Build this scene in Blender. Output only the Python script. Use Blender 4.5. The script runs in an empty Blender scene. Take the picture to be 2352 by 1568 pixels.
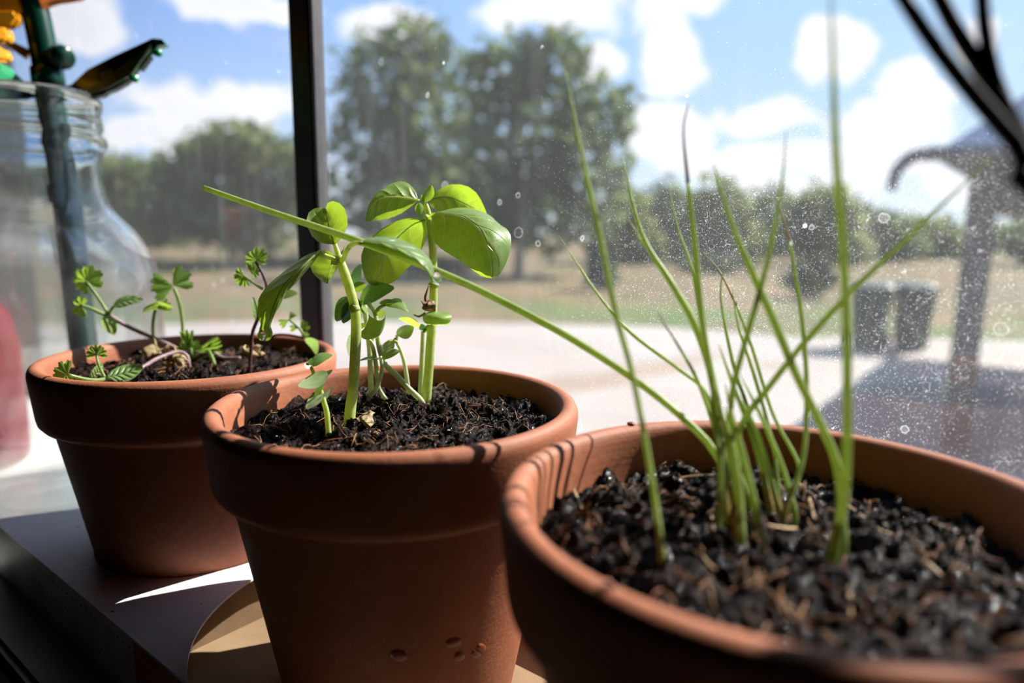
import bpy, bmesh, math, random
import numpy as np
from mathutils import Vector, Matrix, noise as mnoise
from mathutils.geometry import tessellate_polygon

random.seed(7); rng = np.random.default_rng(7)
SC = bpy.context.scene
COL = SC.collection

# ------------------------------------------------------------------ camera
F_PX, PITCH, ROLL = 1568.0, 0.160, 0.009
_f = Vector((0, math.cos(PITCH), -math.sin(PITCH)))
_r0 = Vector((1, 0, 0)); _u0 = _r0.cross(_f)
_r = _r0 * math.cos(ROLL) + _u0 * math.sin(ROLL)
_u = -_r0 * math.sin(ROLL) + _u0 * math.cos(ROLL)
cam_d = bpy.data.cameras.new('camera'); cam = bpy.data.objects.new('camera', cam_d); COL.objects.link(cam)
cam_d.sensor_width = 36.0; cam_d.lens = 36.0 * F_PX / 2352.0
cam_d.clip_start = 0.005; cam_d.clip_end = 500
cam.matrix_world = Matrix(((_r.x, _u.x, -_f.x, 0), (_r.y, _u.y, -_f.y, 0), (_r.z, _u.z, -_f.z, 0), (0, 0, 0, 1)))
cam_d.dof.use_dof = True; cam_d.dof.focus_distance = 0.214; cam_d.dof.aperture_fstop = 6.6
cam_d.dof.aperture_blades = 0
SC.camera = cam

SUN_AZ, SUN_EL = math.radians(30.0), math.radians(43.0)
SUN_DIR = Vector((math.cos(SUN_AZ) * math.cos(SUN_EL), math.sin(SUN_AZ) * math.cos(SUN_EL), math.sin(SUN_EL)))


def ray(u, v):
    return _f + _r * ((u - 1176) / F_PX) + _u * ((784 - v) / F_PX)


def P(u, v, d):
    """world point seen at pixel (u, v) at axial distance d"""
    return ray(u, v) * d


def PZ(u, v, z):
    q = ray(u, v)
    return q * (z / q.z)


AX = Vector((0.7845, -0.6201, 0)); NX = Vector((0.6201, 0.7845, 0))   # along the window / out of it


def AB(a, b, z):
    return AX * a + NX * b + Vector((0, 0, z))


# ------------------------------------------------------------------ node helpers
class NT:
    def __init__(s, tree):
        s.t = tree; s.n = tree.nodes; s.l = tree.links

    def new(s, typ, **kw):
        n = s.n.new(typ)
        for k, v in kw.items():
            setattr(n, k, v)
        return n

    def put(s, sock, v):
        if isinstance(v, bpy.types.NodeSocket):
            s.l.new(v, sock)
        elif v is not None:
            sock.default_value = v

    def m(s, op, a, b=None, c=None, clamp=False):
        n = s.n.new('ShaderNodeMath'); n.operation = op; n.use_clamp = clamp
        s.put(n.inputs[0], a); s.put(n.inputs[1], b); s.put(n.inputs[2], c)
        return n.outputs[0]

    def vm(s, op, a, b=None):
        n = s.n.new('ShaderNodeVectorMath'); n.operation = op
        s.put(n.inputs[0], a)
        if b is not None: s.put(n.inputs[1], b)
        return n.outputs['Value'] if op in ('DOT_PRODUCT', 'LENGTH', 'DISTANCE') else n.outputs[0]

    def mix(s, f, a, b, blend='MIX'):
        n = s.n.new('ShaderNodeMix'); n.data_type = 'RGBA'; n.blend_type = blend
        s.put(n.inputs[0], f); s.put(n.inputs[6], a); s.put(n.inputs[7], b)
        return n.outputs[2]

    def ramp(s, f, lo, hi, a=0.0, b=1.0):
        n = s.n.new('ShaderNodeMapRange'); n.interpolation_type = 'SMOOTHSTEP'
        s.put(n.inputs[0], f); n.inputs[1].default_value = lo; n.inputs[2].default_value = hi
        n.inputs[3].default_value = a; n.inputs[4].default_value = b
        return n.outputs[0]

    def noise(s, vec, scale, detail=3, rough=0.55, dist=0.0):
        n = s.n.new('ShaderNodeTexNoise'); s.put(n.inputs['Vector'], vec)
        n.inputs['Scale'].default_value = scale; n.inputs['Detail'].default_value = detail
        n.inputs['Roughness'].default_value = rough; n.inputs['Distortion'].default_value = dist
        return n.outputs[0]

    def vor(s, vec, scale, feature='F1', rand=1.0):
        n = s.n.new('ShaderNodeTexVoronoi'); n.feature = feature; s.put(n.inputs['Vector'], vec)
        n.inputs['Scale'].default_value = scale; n.inputs['Randomness'].default_value = rand
        return n

    def bump(s, h, strength=0.3, dist=0.001):
        n = s.n.new('ShaderNodeBump'); s.put(n.inputs['Height'], h)
        n.inputs['Strength'].default_value = strength; n.inputs['Distance'].default_value = dist
        return n.outputs[0]


def rgb(r, g, b):
    return (r, g, b, 1.0)


def mat_new(name):
    m = bpy.data.materials.new(name); m.use_nodes = True
    m.node_tree.nodes.clear()
    t = NT(m.node_tree); out = t.new('ShaderNodeOutputMaterial')
    return m, t, out


MATS = {}


def pbr(name, c1, c2=None, scale=40, rough=0.6, spec=0.5, bump=0.0, bdist=0.0005, bscale=None, metal=0.0, coat=0.0, detail=4):
    if name in MATS: return MATS[name]
    m, t, out = mat_new(name)
    b = t.new('ShaderNodeBsdfPrincipled')
    co = t.new('ShaderNodeTexCoord').outputs['Object']
    if c2 is not None:
        f = t.ramp(t.noise(co, scale, detail), 0.3, 0.7)
        t.put(b.inputs['Base Color'], t.mix(f, rgb(*c1), rgb(*c2)))
    else:
        b.inputs['Base Color'].default_value = rgb(*c1)
    b.inputs['Roughness'].default_value = rough; b.inputs['Specular IOR Level'].default_value = spec
    b.inputs['Metallic'].default_value = metal; b.inputs['Coat Weight'].default_value = coat
    if bump > 0:
        t.put(b.inputs['Normal'], t.bump(t.noise(co, bscale or scale * 3, 4), bump, bdist))
    t.l.new(b.outputs[0], out.inputs[0])
    MATS[name] = m
    return m


# ------------------------------------------------------------------ world: sky with cumulus
world = bpy.data.worlds.new('sky'); SC.world = world; world.use_nodes = True
world.node_tree.nodes.clear()
t = NT(world.node_tree)
wo = t.new('ShaderNodeOutputWorld'); bg = t.new('ShaderNodeBackground')
dirv = t.vm('NORMALIZE', t.new('ShaderNodeTexCoord').outputs['Generated'])
sep = t.new('ShaderNodeSeparateXYZ'); t.put(sep.inputs[0], dirv)
up = sep.outputs[2]
sunh = Vector((SUN_DIR.x, SUN_DIR.y, SUN_DIR.z)).normalized()
near_sun = t.ramp(t.vm('DOT_PRODUCT', dirv, tuple(sunh)), 0.0, 1.0)
sky_hi = t.mix(near_sun, rgb(0.16, 0.37, 0.94), rgb(0.46, 0.74, 1.08))
sky_lo = rgb(0.66, 0.84, 1.05)
blue = t.mix(t.ramp(up, 0.0, 0.36), sky_lo, sky_hi)
warp = t.new('ShaderNodeTexNoise'); t.put(warp.inputs['Vector'], dirv); warp.inputs['Scale'].default_value = 9; warp.inputs['Detail'].default_value = 2
warp.inputs['Roughness'].default_value = 0.6
wv = t.vm('SUBTRACT', warp.outputs['Color'], (0.5, 0.5, 0.5))
wsc = t.new('ShaderNodeVectorMath'); wsc.operation = 'SCALE'; t.put(wsc.inputs[0], wv); wsc.inputs['Scale'].default_value = 0.085
dv = t.vm('ADD', dirv, wsc.outputs[0])
CLOUDS = [(1270, 25, 190, 55), (1560, 25, 110, 40), (1535, 140, 92, 85), (1375, 150, 60, 55), (1905, 130, 75, 65), (2060, 180, 70, 45),
          (1750, 270, 125, 52), (1535, 320, 95, 75), (1660, 375, 170, 42), (2050, 275, 140, 80), (1980, 370, 220, 55), (2230, 95, 40, 50),
          (190, 55, 110, 60), (500, 245, 190, 58), (400, 320, 150, 45), (560, 20, 190, 40), (880, 60, 120, 60),
          (2280, 430, 140, 45), (1800, 440, 160, 30),]
acc = None
for (u, v, ru, rv) in CLOUDS:
    c = ray(u, v).normalized(); a = Vector((c.y, -c.x, 0)).normalized(); b = a.cross(c)
    k = ray(u, v).length
    x = t.vm('DOT_PRODUCT', dv, tuple(a * (F_PX * k / ru))); y = t.vm('DOT_PRODUCT', dv, tuple(b * (F_PX * k / rv)))
    e = t.m('ADD', t.m('MULTIPLY', x, x), t.m('MULTIPLY', y, y))
    g = t.m('SUBTRACT', 1.15, t.m('SQRT', e))
    acc = g if acc is None else t.m('MAXIMUM', acc, g)
mp = t.new('ShaderNodeMapping'); t.put(mp.inputs[0], dirv); mp.inputs['Scale'].default_value = (1, 1, 2.4)
far = t.m('SUBTRACT', t.noise(mp.outputs[0], 3.2, 3, 0.6), 0.62)
acc = t.m('MAXIMUM', acc, t.m('MULTIPLY', far, 3.0))
puff = t.m('ADD', acc, t.m('MULTIPLY', t.m('SUBTRACT', t.noise(dirv, 22, 3, 0.6), 0.5), 0.9))
cov = t.ramp(puff, 0.02, 0.42)
thick = t.ramp(puff, 0.25, 1.1)
ccol = t.mix(thick, rgb(1.06, 1.06, 1.10), rgb(0.97, 0.98, 1.06))
sky = t.mix(t.m('MULTIPLY', cov, 0.93), blue, ccol)
haze = t.ramp(up, 0.0, 0.14, 0.55, 0.0)
sky = t.mix(haze, sky, rgb(0.93, 0.98, 1.06))
t.put(bg.inputs['Color'], sky); bg.inputs['Strength'].default_value = 1.1
t.l.new(bg.outputs[0], wo.inputs[0])
world.cycles.sampling_method = 'MANUAL'; world.cycles.sample_map_resolution = 512

# ------------------------------------------------------------------ sun, exposure
sd = bpy.data.lights.new('sun', 'SUN'); sd.energy = 12.0; sd.angle = math.radians(0.53); sd.color = (1.0, 0.955, 0.89)
so = bpy.data.objects.new('sun', sd); COL.objects.link(so)
so.rotation_mode = 'QUATERNION'; so.rotation_quaternion = SUN_DIR.to_track_quat('Z', 'Y'); so.location = SUN_DIR * 20
SC.view_settings.view_transform = 'Standard'; SC.view_settings.look = 'None'
SC.view_settings.gamma = 1.0; SC.view_settings.use_curve_mapping = False; SC.view_settings.exposure = 0.0
cy = SC.cycles
cy.use_denoising = True
try: cy.denoiser = 'OPENIMAGEDENOISE'
except Exception: pass
cy.use_light_tree = False; cy.use_adaptive_sampling = True; cy.adaptive_threshold = 0.08; cy.adaptive_min_samples = 16
cy.max_bounces = 8; cy.transparent_max_bounces = 16; cy.transmission_bounces = 8; cy.diffuse_bounces = 4; cy.glossy_bounces = 4
cy.sample_clamp_indirect = 6.0; cy.caustics_reflective = False; cy.caustics_refractive = False


# ------------------------------------------------------------------ object helpers
def link(name, me, mat=None, parent=None, smooth=True):
    o = bpy.data.objects.new(name, me); COL.objects.link(o)
    if mat is not None and len(me.materials) == 0: me.materials.append(mat)
    if smooth and len(me.polygons):
        me.polygons.foreach_set('use_smooth', np.ones(len(me.polygons), dtype=bool))
    if parent is not None: adopt(o, parent)
    return o


def adopt(o, parent):
    o.parent = parent
    q = parent; off = Vector((0, 0, 0))
    while q is not None:
        off += q.location; q = q.parent
    o.location = o.location - off if parent else o.location
    return o


def pym(name, vs, fs, mat=None, parent=None, smooth=True):
    """a mesh from world-space vertices; its origin goes to its own base"""
    vs = np.asarray(vs, dtype=float)
    c = np.array([(vs[:, 0].min() + vs[:, 0].max()) / 2, (vs[:, 1].min() + vs[:, 1].max()) / 2, vs[:, 2].min()])
    me = bpy.data.meshes.new(name); me.from_pydata((vs - c).tolist(), [], [list(f) for f in fs])
    me.update()
    o = bpy.data.objects.new(name, me); COL.objects.link(o); o.location = c
    if mat is not None: me.materials.append(mat)
    if smooth: me.polygons.foreach_set('use_smooth', np.ones(len(me.polygons), dtype=bool))
    if parent is not None: adopt(o, parent)
    return o


def thing(name, label, cat, loc=(0, 0, 0), group=None):
    o = bpy.data.objects.new(name, None); COL.objects.link(o)
    o.empty_display_size = 0.01; o.location = loc
    return tag(o, label, cat, group)


def tag(o, label=None, cat=None, group=None, kind=None):
    if label: o['label'] = label
    if cat: o['category'] = cat
    if group: o['group'] = group
    if kind: o['kind'] = kind
    return o


def catmull(pts, n):
    p = np.array([list(q) for q in pts], dtype=float)
    if len(p) == 2: return p[0] + (p[1] - p[0]) * np.linspace(0, 1, n)[:, None]
    seg = np.sqrt((np.diff(p, axis=0) ** 2).sum(1)); L = np.concatenate([[0], np.cumsum(seg)]) / seg.sum()
    e = np.vstack([2 * p[0] - p[1], p, 2 * p[-1] - p[-2]])
    out = []
    for s in np.linspace(0, 1, n):
        i = min(max(int(np.searchsorted(L, s, side='right')) - 1, 0), len(p) - 2)
        x = (s - L[i]) / (L[i + 1] - L[i] + 1e-12)
        a, b, c, d = e[i], e[i + 1], e[i + 2], e[i + 3]
        out.append(0.5 * (2 * b + (c - a) * x + (2 * a - 5 * b + 4 * c - d) * x * x + (3 * b - a - 3 * c + d) * x ** 3))
    return np.array(out)


def tube_vf(pts, radii, sides=10, n=None, flat=1.0, off=0):
    n = n or max(8, 4 * len(pts))
    c = catmull(pts, n)
    r = np.interp(np.linspace(0, 1, n), np.linspace(0, 1, len(radii)), radii)
    tan = np.gradient(c, axis=0); tan /= np.linalg.norm(tan, axis=1)[:, None] + 1e-12
    ref = np.array([0.31, 0.92, 0.21]); ref /= np.linalg.norm(ref)
    vs = []; fs = []
    nv = ref - tan[0] * (ref @ tan[0]); nv /= np.linalg.norm(nv)
    for i in range(n):
        nv = nv - tan[i] * (nv @ tan[i]); nv /= np.linalg.norm(nv) + 1e-12
        bv = np.cross(tan[i], nv)
        for k in range(sides):
            a = 2 * math.pi * k / sides
            vs.append(c[i] + r[i] * (math.cos(a) * nv + flat * math.sin(a) * bv))
    for i in range(n - 1):
        for k in range(sides):
            k2 = (k + 1) % sides
            fs.append([off + i * sides + k, off + i * sides + k2, off + (i + 1) * sides + k2, off + (i + 1) * sides + k])
    fs.append([off + k for k in reversed(range(sides))]); fs.append([off + (n - 1) * sides + k for k in range(sides)])
    return vs, fs


def tube(name, pts, radii, mat, parent=None, sides=10, n=None, flat=1.0):
    vs, fs = tube_vf(pts, radii, sides, n, flat)
    return pym(name, vs, fs, mat, parent)


def lathe(name, prof, centre, mat, parent=None, seg=96, close=False):
    vs = []; fs = []; m = len(prof)
    for k in range(seg):
        a = 2 * math.pi * k / seg
        for (r, z) in prof:
            vs.append((centre[0] + r * math.cos(a), centre[1] + r * math.sin(a), centre[2] + z))
    for k in range(seg):
        k2 = (k + 1) % seg
        for i in range(m if close else m - 1):
            i2 = (i + 1) % m
            fs.append([k * m + i, k2 * m + i, k2 * m + i2, k * m + i2])
    o = pym(name, vs, fs, mat, None)
    bm = bmesh.new(); bm.from_mesh(o.data); bmesh.ops.remove_doubles(bm, verts=bm.verts, dist=1e-6)
    bmesh.ops.recalc_face_normals(bm, faces=bm.faces); bm.to_mesh(o.data); bm.free()
    if parent is not None: adopt(o, parent)
    return o


def prism(name, poly, mat, parent=None, bevel=0.0):
    """poly: (bottom ring, top ring) lists of world points, same order"""
    lo, hi = poly; n = len(lo)
    vs = [tuple(p) for p in lo] + [tuple(p) for p in hi]
    fs = [list(reversed(range(n))), [n + i for i in range(n)]] + [[i, (i + 1) % n, n + (i + 1) % n, n + i] for i in range(n)]
    o = pym(name, vs, fs, mat, None, smooth=False)
    bm = bmesh.new(); bm.from_mesh(o.data); bmesh.ops.recalc_face_normals(bm, faces=bm.faces)
    if bevel > 0:
        bmesh.ops.bevel(bm, geom=list(bm.edges), offset=bevel, segments=2, affect='EDGES', clamp_overlap=True)
    bm.to_mesh(o.data); bm.free()
    if parent is not None: adopt(o, parent)
    return o


def boxab(name, a0, a1, b0, b1, z0, z1, mat, parent=None, bevel=0.0):
    """a box lined up with the window"""
    lo = [AB(a0, b0, z0), AB(a1, b0, z0), AB(a1, b1, z0), AB(a0, b1, z0)]
    hi = [AB(a0, b0, z1), AB(a1, b0, z1), AB(a1, b1, z1), AB(a0, b1, z1)]
    return prism(name, (lo, hi), mat, parent, bevel)


def slab_vf(poly2, z0, z1, holes=()):
    """flat plate from an outline with holes (world xy), extruded from z0 to z1"""
    rings = [list(poly2)] + [list(h) for h in holes]
    tri = tessellate_polygon([[Vector((p[0], p[1], 0)) for p in r] for r in rings])
    flat = [p for r in rings for p in r]; n = len(flat)
    vs = [(p[0], p[1], z1) for p in flat] + [(p[0], p[1], z0) for p in flat]
    fs = [list(f) for f in tri] + [[n + i for i in reversed(f)] for f in tri]
    k = 0
    for r in rings:
        m = len(r)
        for i in range(m):
            j = (i + 1) % m; fs.append([k + i, k + j, n + k + j, n + k + i])
        k += m
    return vs, fs


def fix_normals(o):
    bm = bmesh.new(); bm.from_mesh(o.data); bmesh.ops.recalc_face_normals(bm, faces=bm.faces); bm.to_mesh(o.data); bm.free()


# ================================================================== SETTING
GZ = -1.85      # ground outside
SILL = -0.148   # top of the window sill


def struct(o):
    o['kind'] = 'structure'; return o


# ---- room (behind and around the camera)
wallm = pbr('room_plaster', (0.055, 0.050, 0.048), (0.048, 0.045, 0.042), 6, 0.9, 0.1)
floorm = pbr('room_floor', (0.020, 0.015, 0.012), (0.028, 0.02, 0.016), 12, 0.8, 0.1)
A0, A1, B0 = -1.9, 2.1, -3.2
ZF, ZC = -0.95, 1.55
WA0, WA1, WZ0, WZ1 = -1.00, 0.20, SILL - 0.02, 0.40
struct(boxab('floor', A0, A1, B0, 0.2, ZF - 0.1, ZF, floorm))
struct(boxab('ceiling', A0, A1, B0, 0.2, ZC, ZC + 0.1, wallm))
struct(boxab('wall_back', A0, A1, B0 - 0.1, B0, ZF - 0.1, ZC + 0.1, wallm))
struct(boxab('wall_left', A0 - 0.1, A0, B0 - 0.1, 0.3, ZF - 0.1, ZC + 0.1, wallm))
struct(boxab('wall_right', A1, A1 + 0.1, B0 - 0.1, 0.3, ZF - 0.1, ZC + 0.1, wallm))
# window wall with its opening: four joined pieces of one wall
lo = []; fs = []
for (a0, a1, z0, z1) in ((A0, WA0, ZF - .1, ZC + .1), (WA1, A1, ZF - .1, ZC + .1), (WA0, WA1, ZF - .1, WZ0 - 0.02), (WA0, WA1, WZ1, ZC + .1)):
    k = len(lo)
    for z in (z0, z1):
        lo += [tuple(AB(a0, 0.2, z)), tuple(AB(a1, 0.2, z)), tuple(AB(a1, 0.3, z)), tuple(AB(a0, 0.3, z))]
    fs += [[k + 3, k + 2, k + 1, k], [k + 4, k + 5, k + 6, k + 7]] + [[k + i, k + (i + 1) % 4, k + 4 + (i + 1) % 4, k + 4 + i] for i in range(4)]
struct(pym('wall_window', lo, fs, wallm, smooth=False))

# ---- sill: weathered wooden boards
woodm, t, out = mat_new('weathered_wood')
b = t.new('ShaderNodeBsdfPrincipled'); tc = t.new('ShaderNodeTexCoord')
mp = t.new('ShaderNodeMapping'); t.put(mp.inputs[0], tc.outputs['Object']); mp.inputs['Rotation'].default_value = (0, 0, math.radians(38.3)); mp.inputs['Scale'].default_value = (6, 180, 180)
g = t.noise(mp.outputs[0], 1.0, 6, 0.65, 0.4)
t.put(b.inputs['Base Color'], t.mix(t.ramp(g, 0.3, 0.72), rgb(0.05, 0.042, 0.035), rgb(0.17, 0.15, 0.13)))
b.inputs['Roughness'].default_value = 0.75; t.put(b.inputs['Normal'], t.bump(g, 0.5, 0.001)); t.l.new(b.outputs[0], out.inputs[0])
whitesill = pbr('white_sill_paint', (0.80, 0.79, 0.76), (0.70, 0.69, 0.66), 30, 0.45, 0.5, 0.15, 0.0004)
sill = boxab('window_sill', WA0, WA1, 0.062, 0.235, SILL - 0.022, SILL, whitesill, None, 0.002)
sill.name = 'trim_1'; struct(sill)
for (b0, b1, z1) in ((0.034, 0.0605, SILL - 0.004), (0.004, 0.0325, SILL - 0.012), (-0.03, 0.0025, SILL - 0.013)):
    boxab('plank', WA0, WA1, b0, b1, z1 - 0.02, z1, woodm, sill, 0.0015)

# ---- window: frame bars, mullion and the dusty panes
blackm = pbr('black_frame_paint', (0.012, 0.012, 0.013), (0.022, 0.022, 0.024), 50, 0.35, 0.5)
greym = pbr('grey_frame_aluminium', (0.10, 0.093, 0.10), (0.13, 0.12, 0.13), 80, 0.5, 0.5, 0.2)
win = bpy.data.objects.new('window_1', None); COL.objects.link(win); win.location = AB((WA0 + WA1) / 2, 0.21, WZ0); win['kind'] = 'structure'
boxab('bottom_rail', WA0, WA1, 0.2, 0.222, WZ0, WZ0 + 0.028, blackm, win, 0.001)
boxab('top_rail', WA0, WA1, 0.2, 0.222, WZ1 - 0.03, WZ1, blackm, win, 0.001)
boxab('side_jamb', WA0, WA0 + 0.03, 0.2, 0.222, WZ0, WZ1, blackm, win, 0.001)
boxab('side_jamb', WA1 - 0.03, WA1, 0.2, 0.222, WZ0, WZ1, blackm, win, 0.001)
MA = -0.2985
mull = boxab('mullion', MA - 0.0005, MA + 0.0165, 0.2035, 0.2106, WZ0 + 0.028, WZ1 - 0.03, blackm, win, 0.0012)
boxab('glazing_bead', MA + 0.0165, MA + 0.0182, 0.2035, 0.2106, WZ0 + 0.028, WZ1 - 0.03, greym, mull, 0.0008)

clean, t, out = mat_new('clear_glass_face')
tr = t.new('ShaderNodeBsdfTransparent'); tr.inputs[0].default_value = rgb(0.985, 0.99, 0.985); gl = t.new('ShaderNodeBsdfGlossy'); gl.inputs['Roughness'].default_value = 0.02
fr = t.new('ShaderNodeLayerWeight'); fr.inputs[0].default_value = 0.5; mx = t.new('ShaderNodeMixShader')
t.l.new(t.m('ADD', t.m('MULTIPLY', t.m('POWER', fr.outputs['Facing'], 5.0), 0.9), 0.035), mx.inputs[0]); t.l.new(tr.outputs[0], mx.inputs[1]); t.l.new(gl.outputs[0], mx.inputs[2]); t.l.new(mx.outputs[0], out.inputs[0])

dirty, t, out = mat_new('dusty_glass_face')
tc = t.new('ShaderNodeTexCoord'); geo = t.new('ShaderNodeNewGeometry')
wp = geo.outputs['Position']
ca = t.vm('DOT_PRODUCT', wp, tuple(AX)); sp = t.new('ShaderNodeSeparateXYZ'); t.put(sp.inputs[0], wp); cz = sp.outputs[2]
cmb = t.new('ShaderNodeCombineXYZ'); t.put(cmb.inputs[0], ca); t.put(cmb.inputs[1], cz); pv = cmb.outputs[0]
# where the splash-back dust lies thickest: low on the pane, to the right of the mullion
dens = t.m('MULTIPLY', t.ramp(ca, -0.17, -0.06), t.ramp(cz, 0.055, -0.005))
dens = t.m('MULTIPLY', dens, t.ramp(t.noise(pv, 28, 3), 0.28, 0.62, 0.25, 1.0))
dens2 = t.m('ADD', t.m('MULTIPLY', dens, 0.95), 0.02)


def dots(scale, rad, keep_lo, keep_mul):
    v = t.vor(pv, scale); d = v.outputs['Distance']
    sc = t.new('ShaderNodeSeparateColor'); t.put(sc.inputs[0], v.outputs['Color'])
    keep = t.m('LESS_THAN', sc.outputs[0], t.m('MULTIPLY', dens2, keep_mul))
    rr = t.m('MULTIPLY', t.m('ADD', sc.outputs[1], 0.35), rad)
    on = t.m('SUBTRACT', 1.0, t.m('DIVIDE', d, rr), clamp=True)
    return t.m('MULTIPLY', t.m('MULTIPLY', on, 2.2, clamp=True), keep)


fine = dots(3400, 0.40, 0, 0.62)
mid = dots(1700, 0.26, 0, 0.36)
vr = t.vor(pv, 105); sc = t.new('ShaderNodeSeparateColor'); t.put(sc.inputs[0], vr.outputs['Color'])
wob = t.m('ADD', vr.outputs['Distance'], t.m('MULTIPLY', t.m('SUBTRACT', t.noise(pv, 300, 2), 0.5), 0.12))
rad = t.m('ADD', t.m('MULTIPLY', sc.outputs[1], 0.12), 0.09)
ring = t.m('SUBTRACT', 1.0, t.m('DIVIDE', t.m('ABSOLUTE', t.m('SUBTRACT', wob, rad)), 0.022), clamp=True)
keepr = t.m('LESS_THAN', sc.outputs[0], 0.17)
ring = t.m('MULTIPLY', ring, keepr)
disc = t.m('MULTIPLY', t.m('MULTIPLY', t.m('LESS_THAN', wob, rad), keepr), t.m('MULTIPLY', sc.outputs[2], 0.22))
big = t.m('MULTIPLY', t.m('LESS_THAN', t.m('ADD', vr.outputs['Distance'], t.m('MULTIPLY', t.noise(pv, 500, 2), 0.06)), 0.10), t.m('GREATER_THAN', sc.outputs[0], 0.955))
ln = t.m('ABSOLUTE', t.m('SUBTRACT', t.noise(pv, 300, 2, 0.5, 0.9), 0.5))
squig = t.m('MULTIPLY', t.m('SUBTRACT', 1.0, t.m('DIVIDE', ln, 0.009), clamp=True), t.ramp(t.noise(pv, 150, 2), 0.50, 0.57))
squig = t.m('MULTIPLY', squig, t.m('ADD', dens, 0.03))
streak_m = t.new('ShaderNodeMapping'); t.put(streak_m.inputs[0], pv); streak_m.inputs['Scale'].default_value = (60, 9, 1)
streak = t.m('MULTIPLY', t.ramp(t.noise(streak_m.outputs[0], 1.0, 3), 0.5, 0.8), 0.03)
hz = t.m('ADD', t.m('ADD', 0.030, streak), t.m('MULTIPLY', dens, 0.018))
tot = t.m('ADD', t.m('MULTIPLY', fine, 0.26), t.m('MULTIPLY', mid, 0.34))
for s_, k_ in ((ring, 0.22), (disc, 0.35), (big, 0.4), (squig, 0.40), (hz, 1.0)):
    tot = t.m('ADD', tot, t.m('MULTIPLY', s_, k_))
tot = t.m('MINIMUM', tot, 0.7)
tl = t.new('ShaderNodeBsdfTranslucent'); tl.inputs[0].default_value = rgb(0.85, 0.86, 0.88)
m1 = t.new('ShaderNodeMixShader'); t.l.new(tot, m1.inputs[0])
tr = t.new('ShaderNodeBsdfTransparent'); gl = t.new('ShaderNodeBsdfGlossy'); gl.inputs['Roughness'].default_value = 0.03
fr = t.new('ShaderNodeLayerWeight'); fr.inputs[0].default_value = 0.5; m0 = t.new('ShaderNodeMixShader')
t.l.new(t.m('ADD', t.m('MULTIPLY', t.m('POWER', fr.outputs['Facing'], 5.0), 0.9), 0.035), m0.inputs[0]); t.l.new(tr.outputs[0], m0.inputs[1]); t.l.new(gl.outputs[0], m0.inputs[2])
t.l.new(m0.outputs[0], m1.inputs[1]); t.l.new(tl.outputs[0], m1.inputs[2]); t.l.new(m1.outputs[0], out.inputs[0])
for (a0, a1) in ((WA0 + 0.03, MA - 0.0005), (MA + 0.0182, WA1 - 0.03)):
    pane = boxab('glass_pane', a0, a1, 0.2075, 0.2105, WZ0 + 0.028, WZ1 - 0.03, clean, win)
    pane.data.materials.append(dirty)
    for pl in pane.data.polygons:
        if pl.normal.dot(NX) < -0.9: pl.material_index = 1

# ---- ground outside
fieldm, t, out = mat_new('dry_field')
b = t.new('ShaderNodeBsdfPrincipled'); co = t.new('ShaderNodeNewGeometry').outputs['Position']
n1 = t.ramp(t.noise(co, 0.22, 4), 0.35, 0.65); n2 = t.ramp(t.noise(co, 0.55, 3, 0.6, 0.5), 0.45, 0.72)
c = t.mix(n1, rgb(0.20, 0.135, 0.075), rgb(0.14, 0.11, 0.065)); c = t.mix(t.m('MULTIPLY', n2, 0.75), c, rgb(0.055, 0.08, 0.028))
yy = t.vm('DOT_PRODUCT', co, (0.0, 1.0, 0.0))
lawn = t.m('MULTIPLY', t.m('MULTIPLY', t.ramp(yy, 10.5, 12.5), t.ramp(yy, 20, 15.5)), t.ramp(t.noise(co, 0.4, 3), 0.38, 0.6))
c = t.mix(t.m('MULTIPLY', lawn, 0.8), c, rgb(0.085, 0.135, 0.04))
c = t.mix(t.ramp(t.noise(co, 3, 3), 0.45, 0.75, 0, 0.4), c, rgb(0.075, 0.055, 0.037))
t.put(b.inputs['Base Color'], c); b.inputs['Roughness'].default_value = 0.95; b.inputs['Specular IOR Level'].default_value = 0.1; t.l.new(b.outputs[0], out.inputs[0])
gp = [AB(-140, 0.3, GZ), AB(140, 0.3, GZ), AB(160, 180, GZ), AB(-160, 180, GZ)]
ground = prism('ground', ([p - Vector((0, 0, 0.3)) for p in gp], gp), fieldm); struct(ground)
yardm, t, out = mat_new('pale_concrete')
b = t.new('ShaderNodeBsdfPrincipled'); co = t.new('ShaderNodeNewGeometry').outputs['Position']
c = t.mix(t.ramp(t.noise(co, 0.5, 4), 0.3, 0.7), rgb(0.30, 0.258, 0.228), rgb(0.345, 0.305, 0.275))
c = t.mix(t.ramp(t.noise(co, 0.33, 3, 0.5, 1.0), 0.60, 0.70, 0, 0.55), c, rgb(0.20, 0.14, 0.075))
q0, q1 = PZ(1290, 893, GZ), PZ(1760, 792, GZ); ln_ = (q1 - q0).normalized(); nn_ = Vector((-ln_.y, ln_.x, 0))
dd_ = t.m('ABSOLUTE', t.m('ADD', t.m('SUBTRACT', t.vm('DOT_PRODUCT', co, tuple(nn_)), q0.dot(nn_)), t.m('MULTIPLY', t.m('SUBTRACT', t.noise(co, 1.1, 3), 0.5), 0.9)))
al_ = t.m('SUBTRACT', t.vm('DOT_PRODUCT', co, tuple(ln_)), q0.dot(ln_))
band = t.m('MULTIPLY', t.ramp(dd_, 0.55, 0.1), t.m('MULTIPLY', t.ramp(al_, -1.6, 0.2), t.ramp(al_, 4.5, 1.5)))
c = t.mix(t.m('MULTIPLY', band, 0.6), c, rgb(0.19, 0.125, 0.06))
t.put(b.inputs['Base Color'], c); b.inputs['Roughness'].default_value = 0.9; b.inputs['Specular IOR Level'].default_value = 0.2; t.l.new(b.outputs[0], out.inputs[0])
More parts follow.
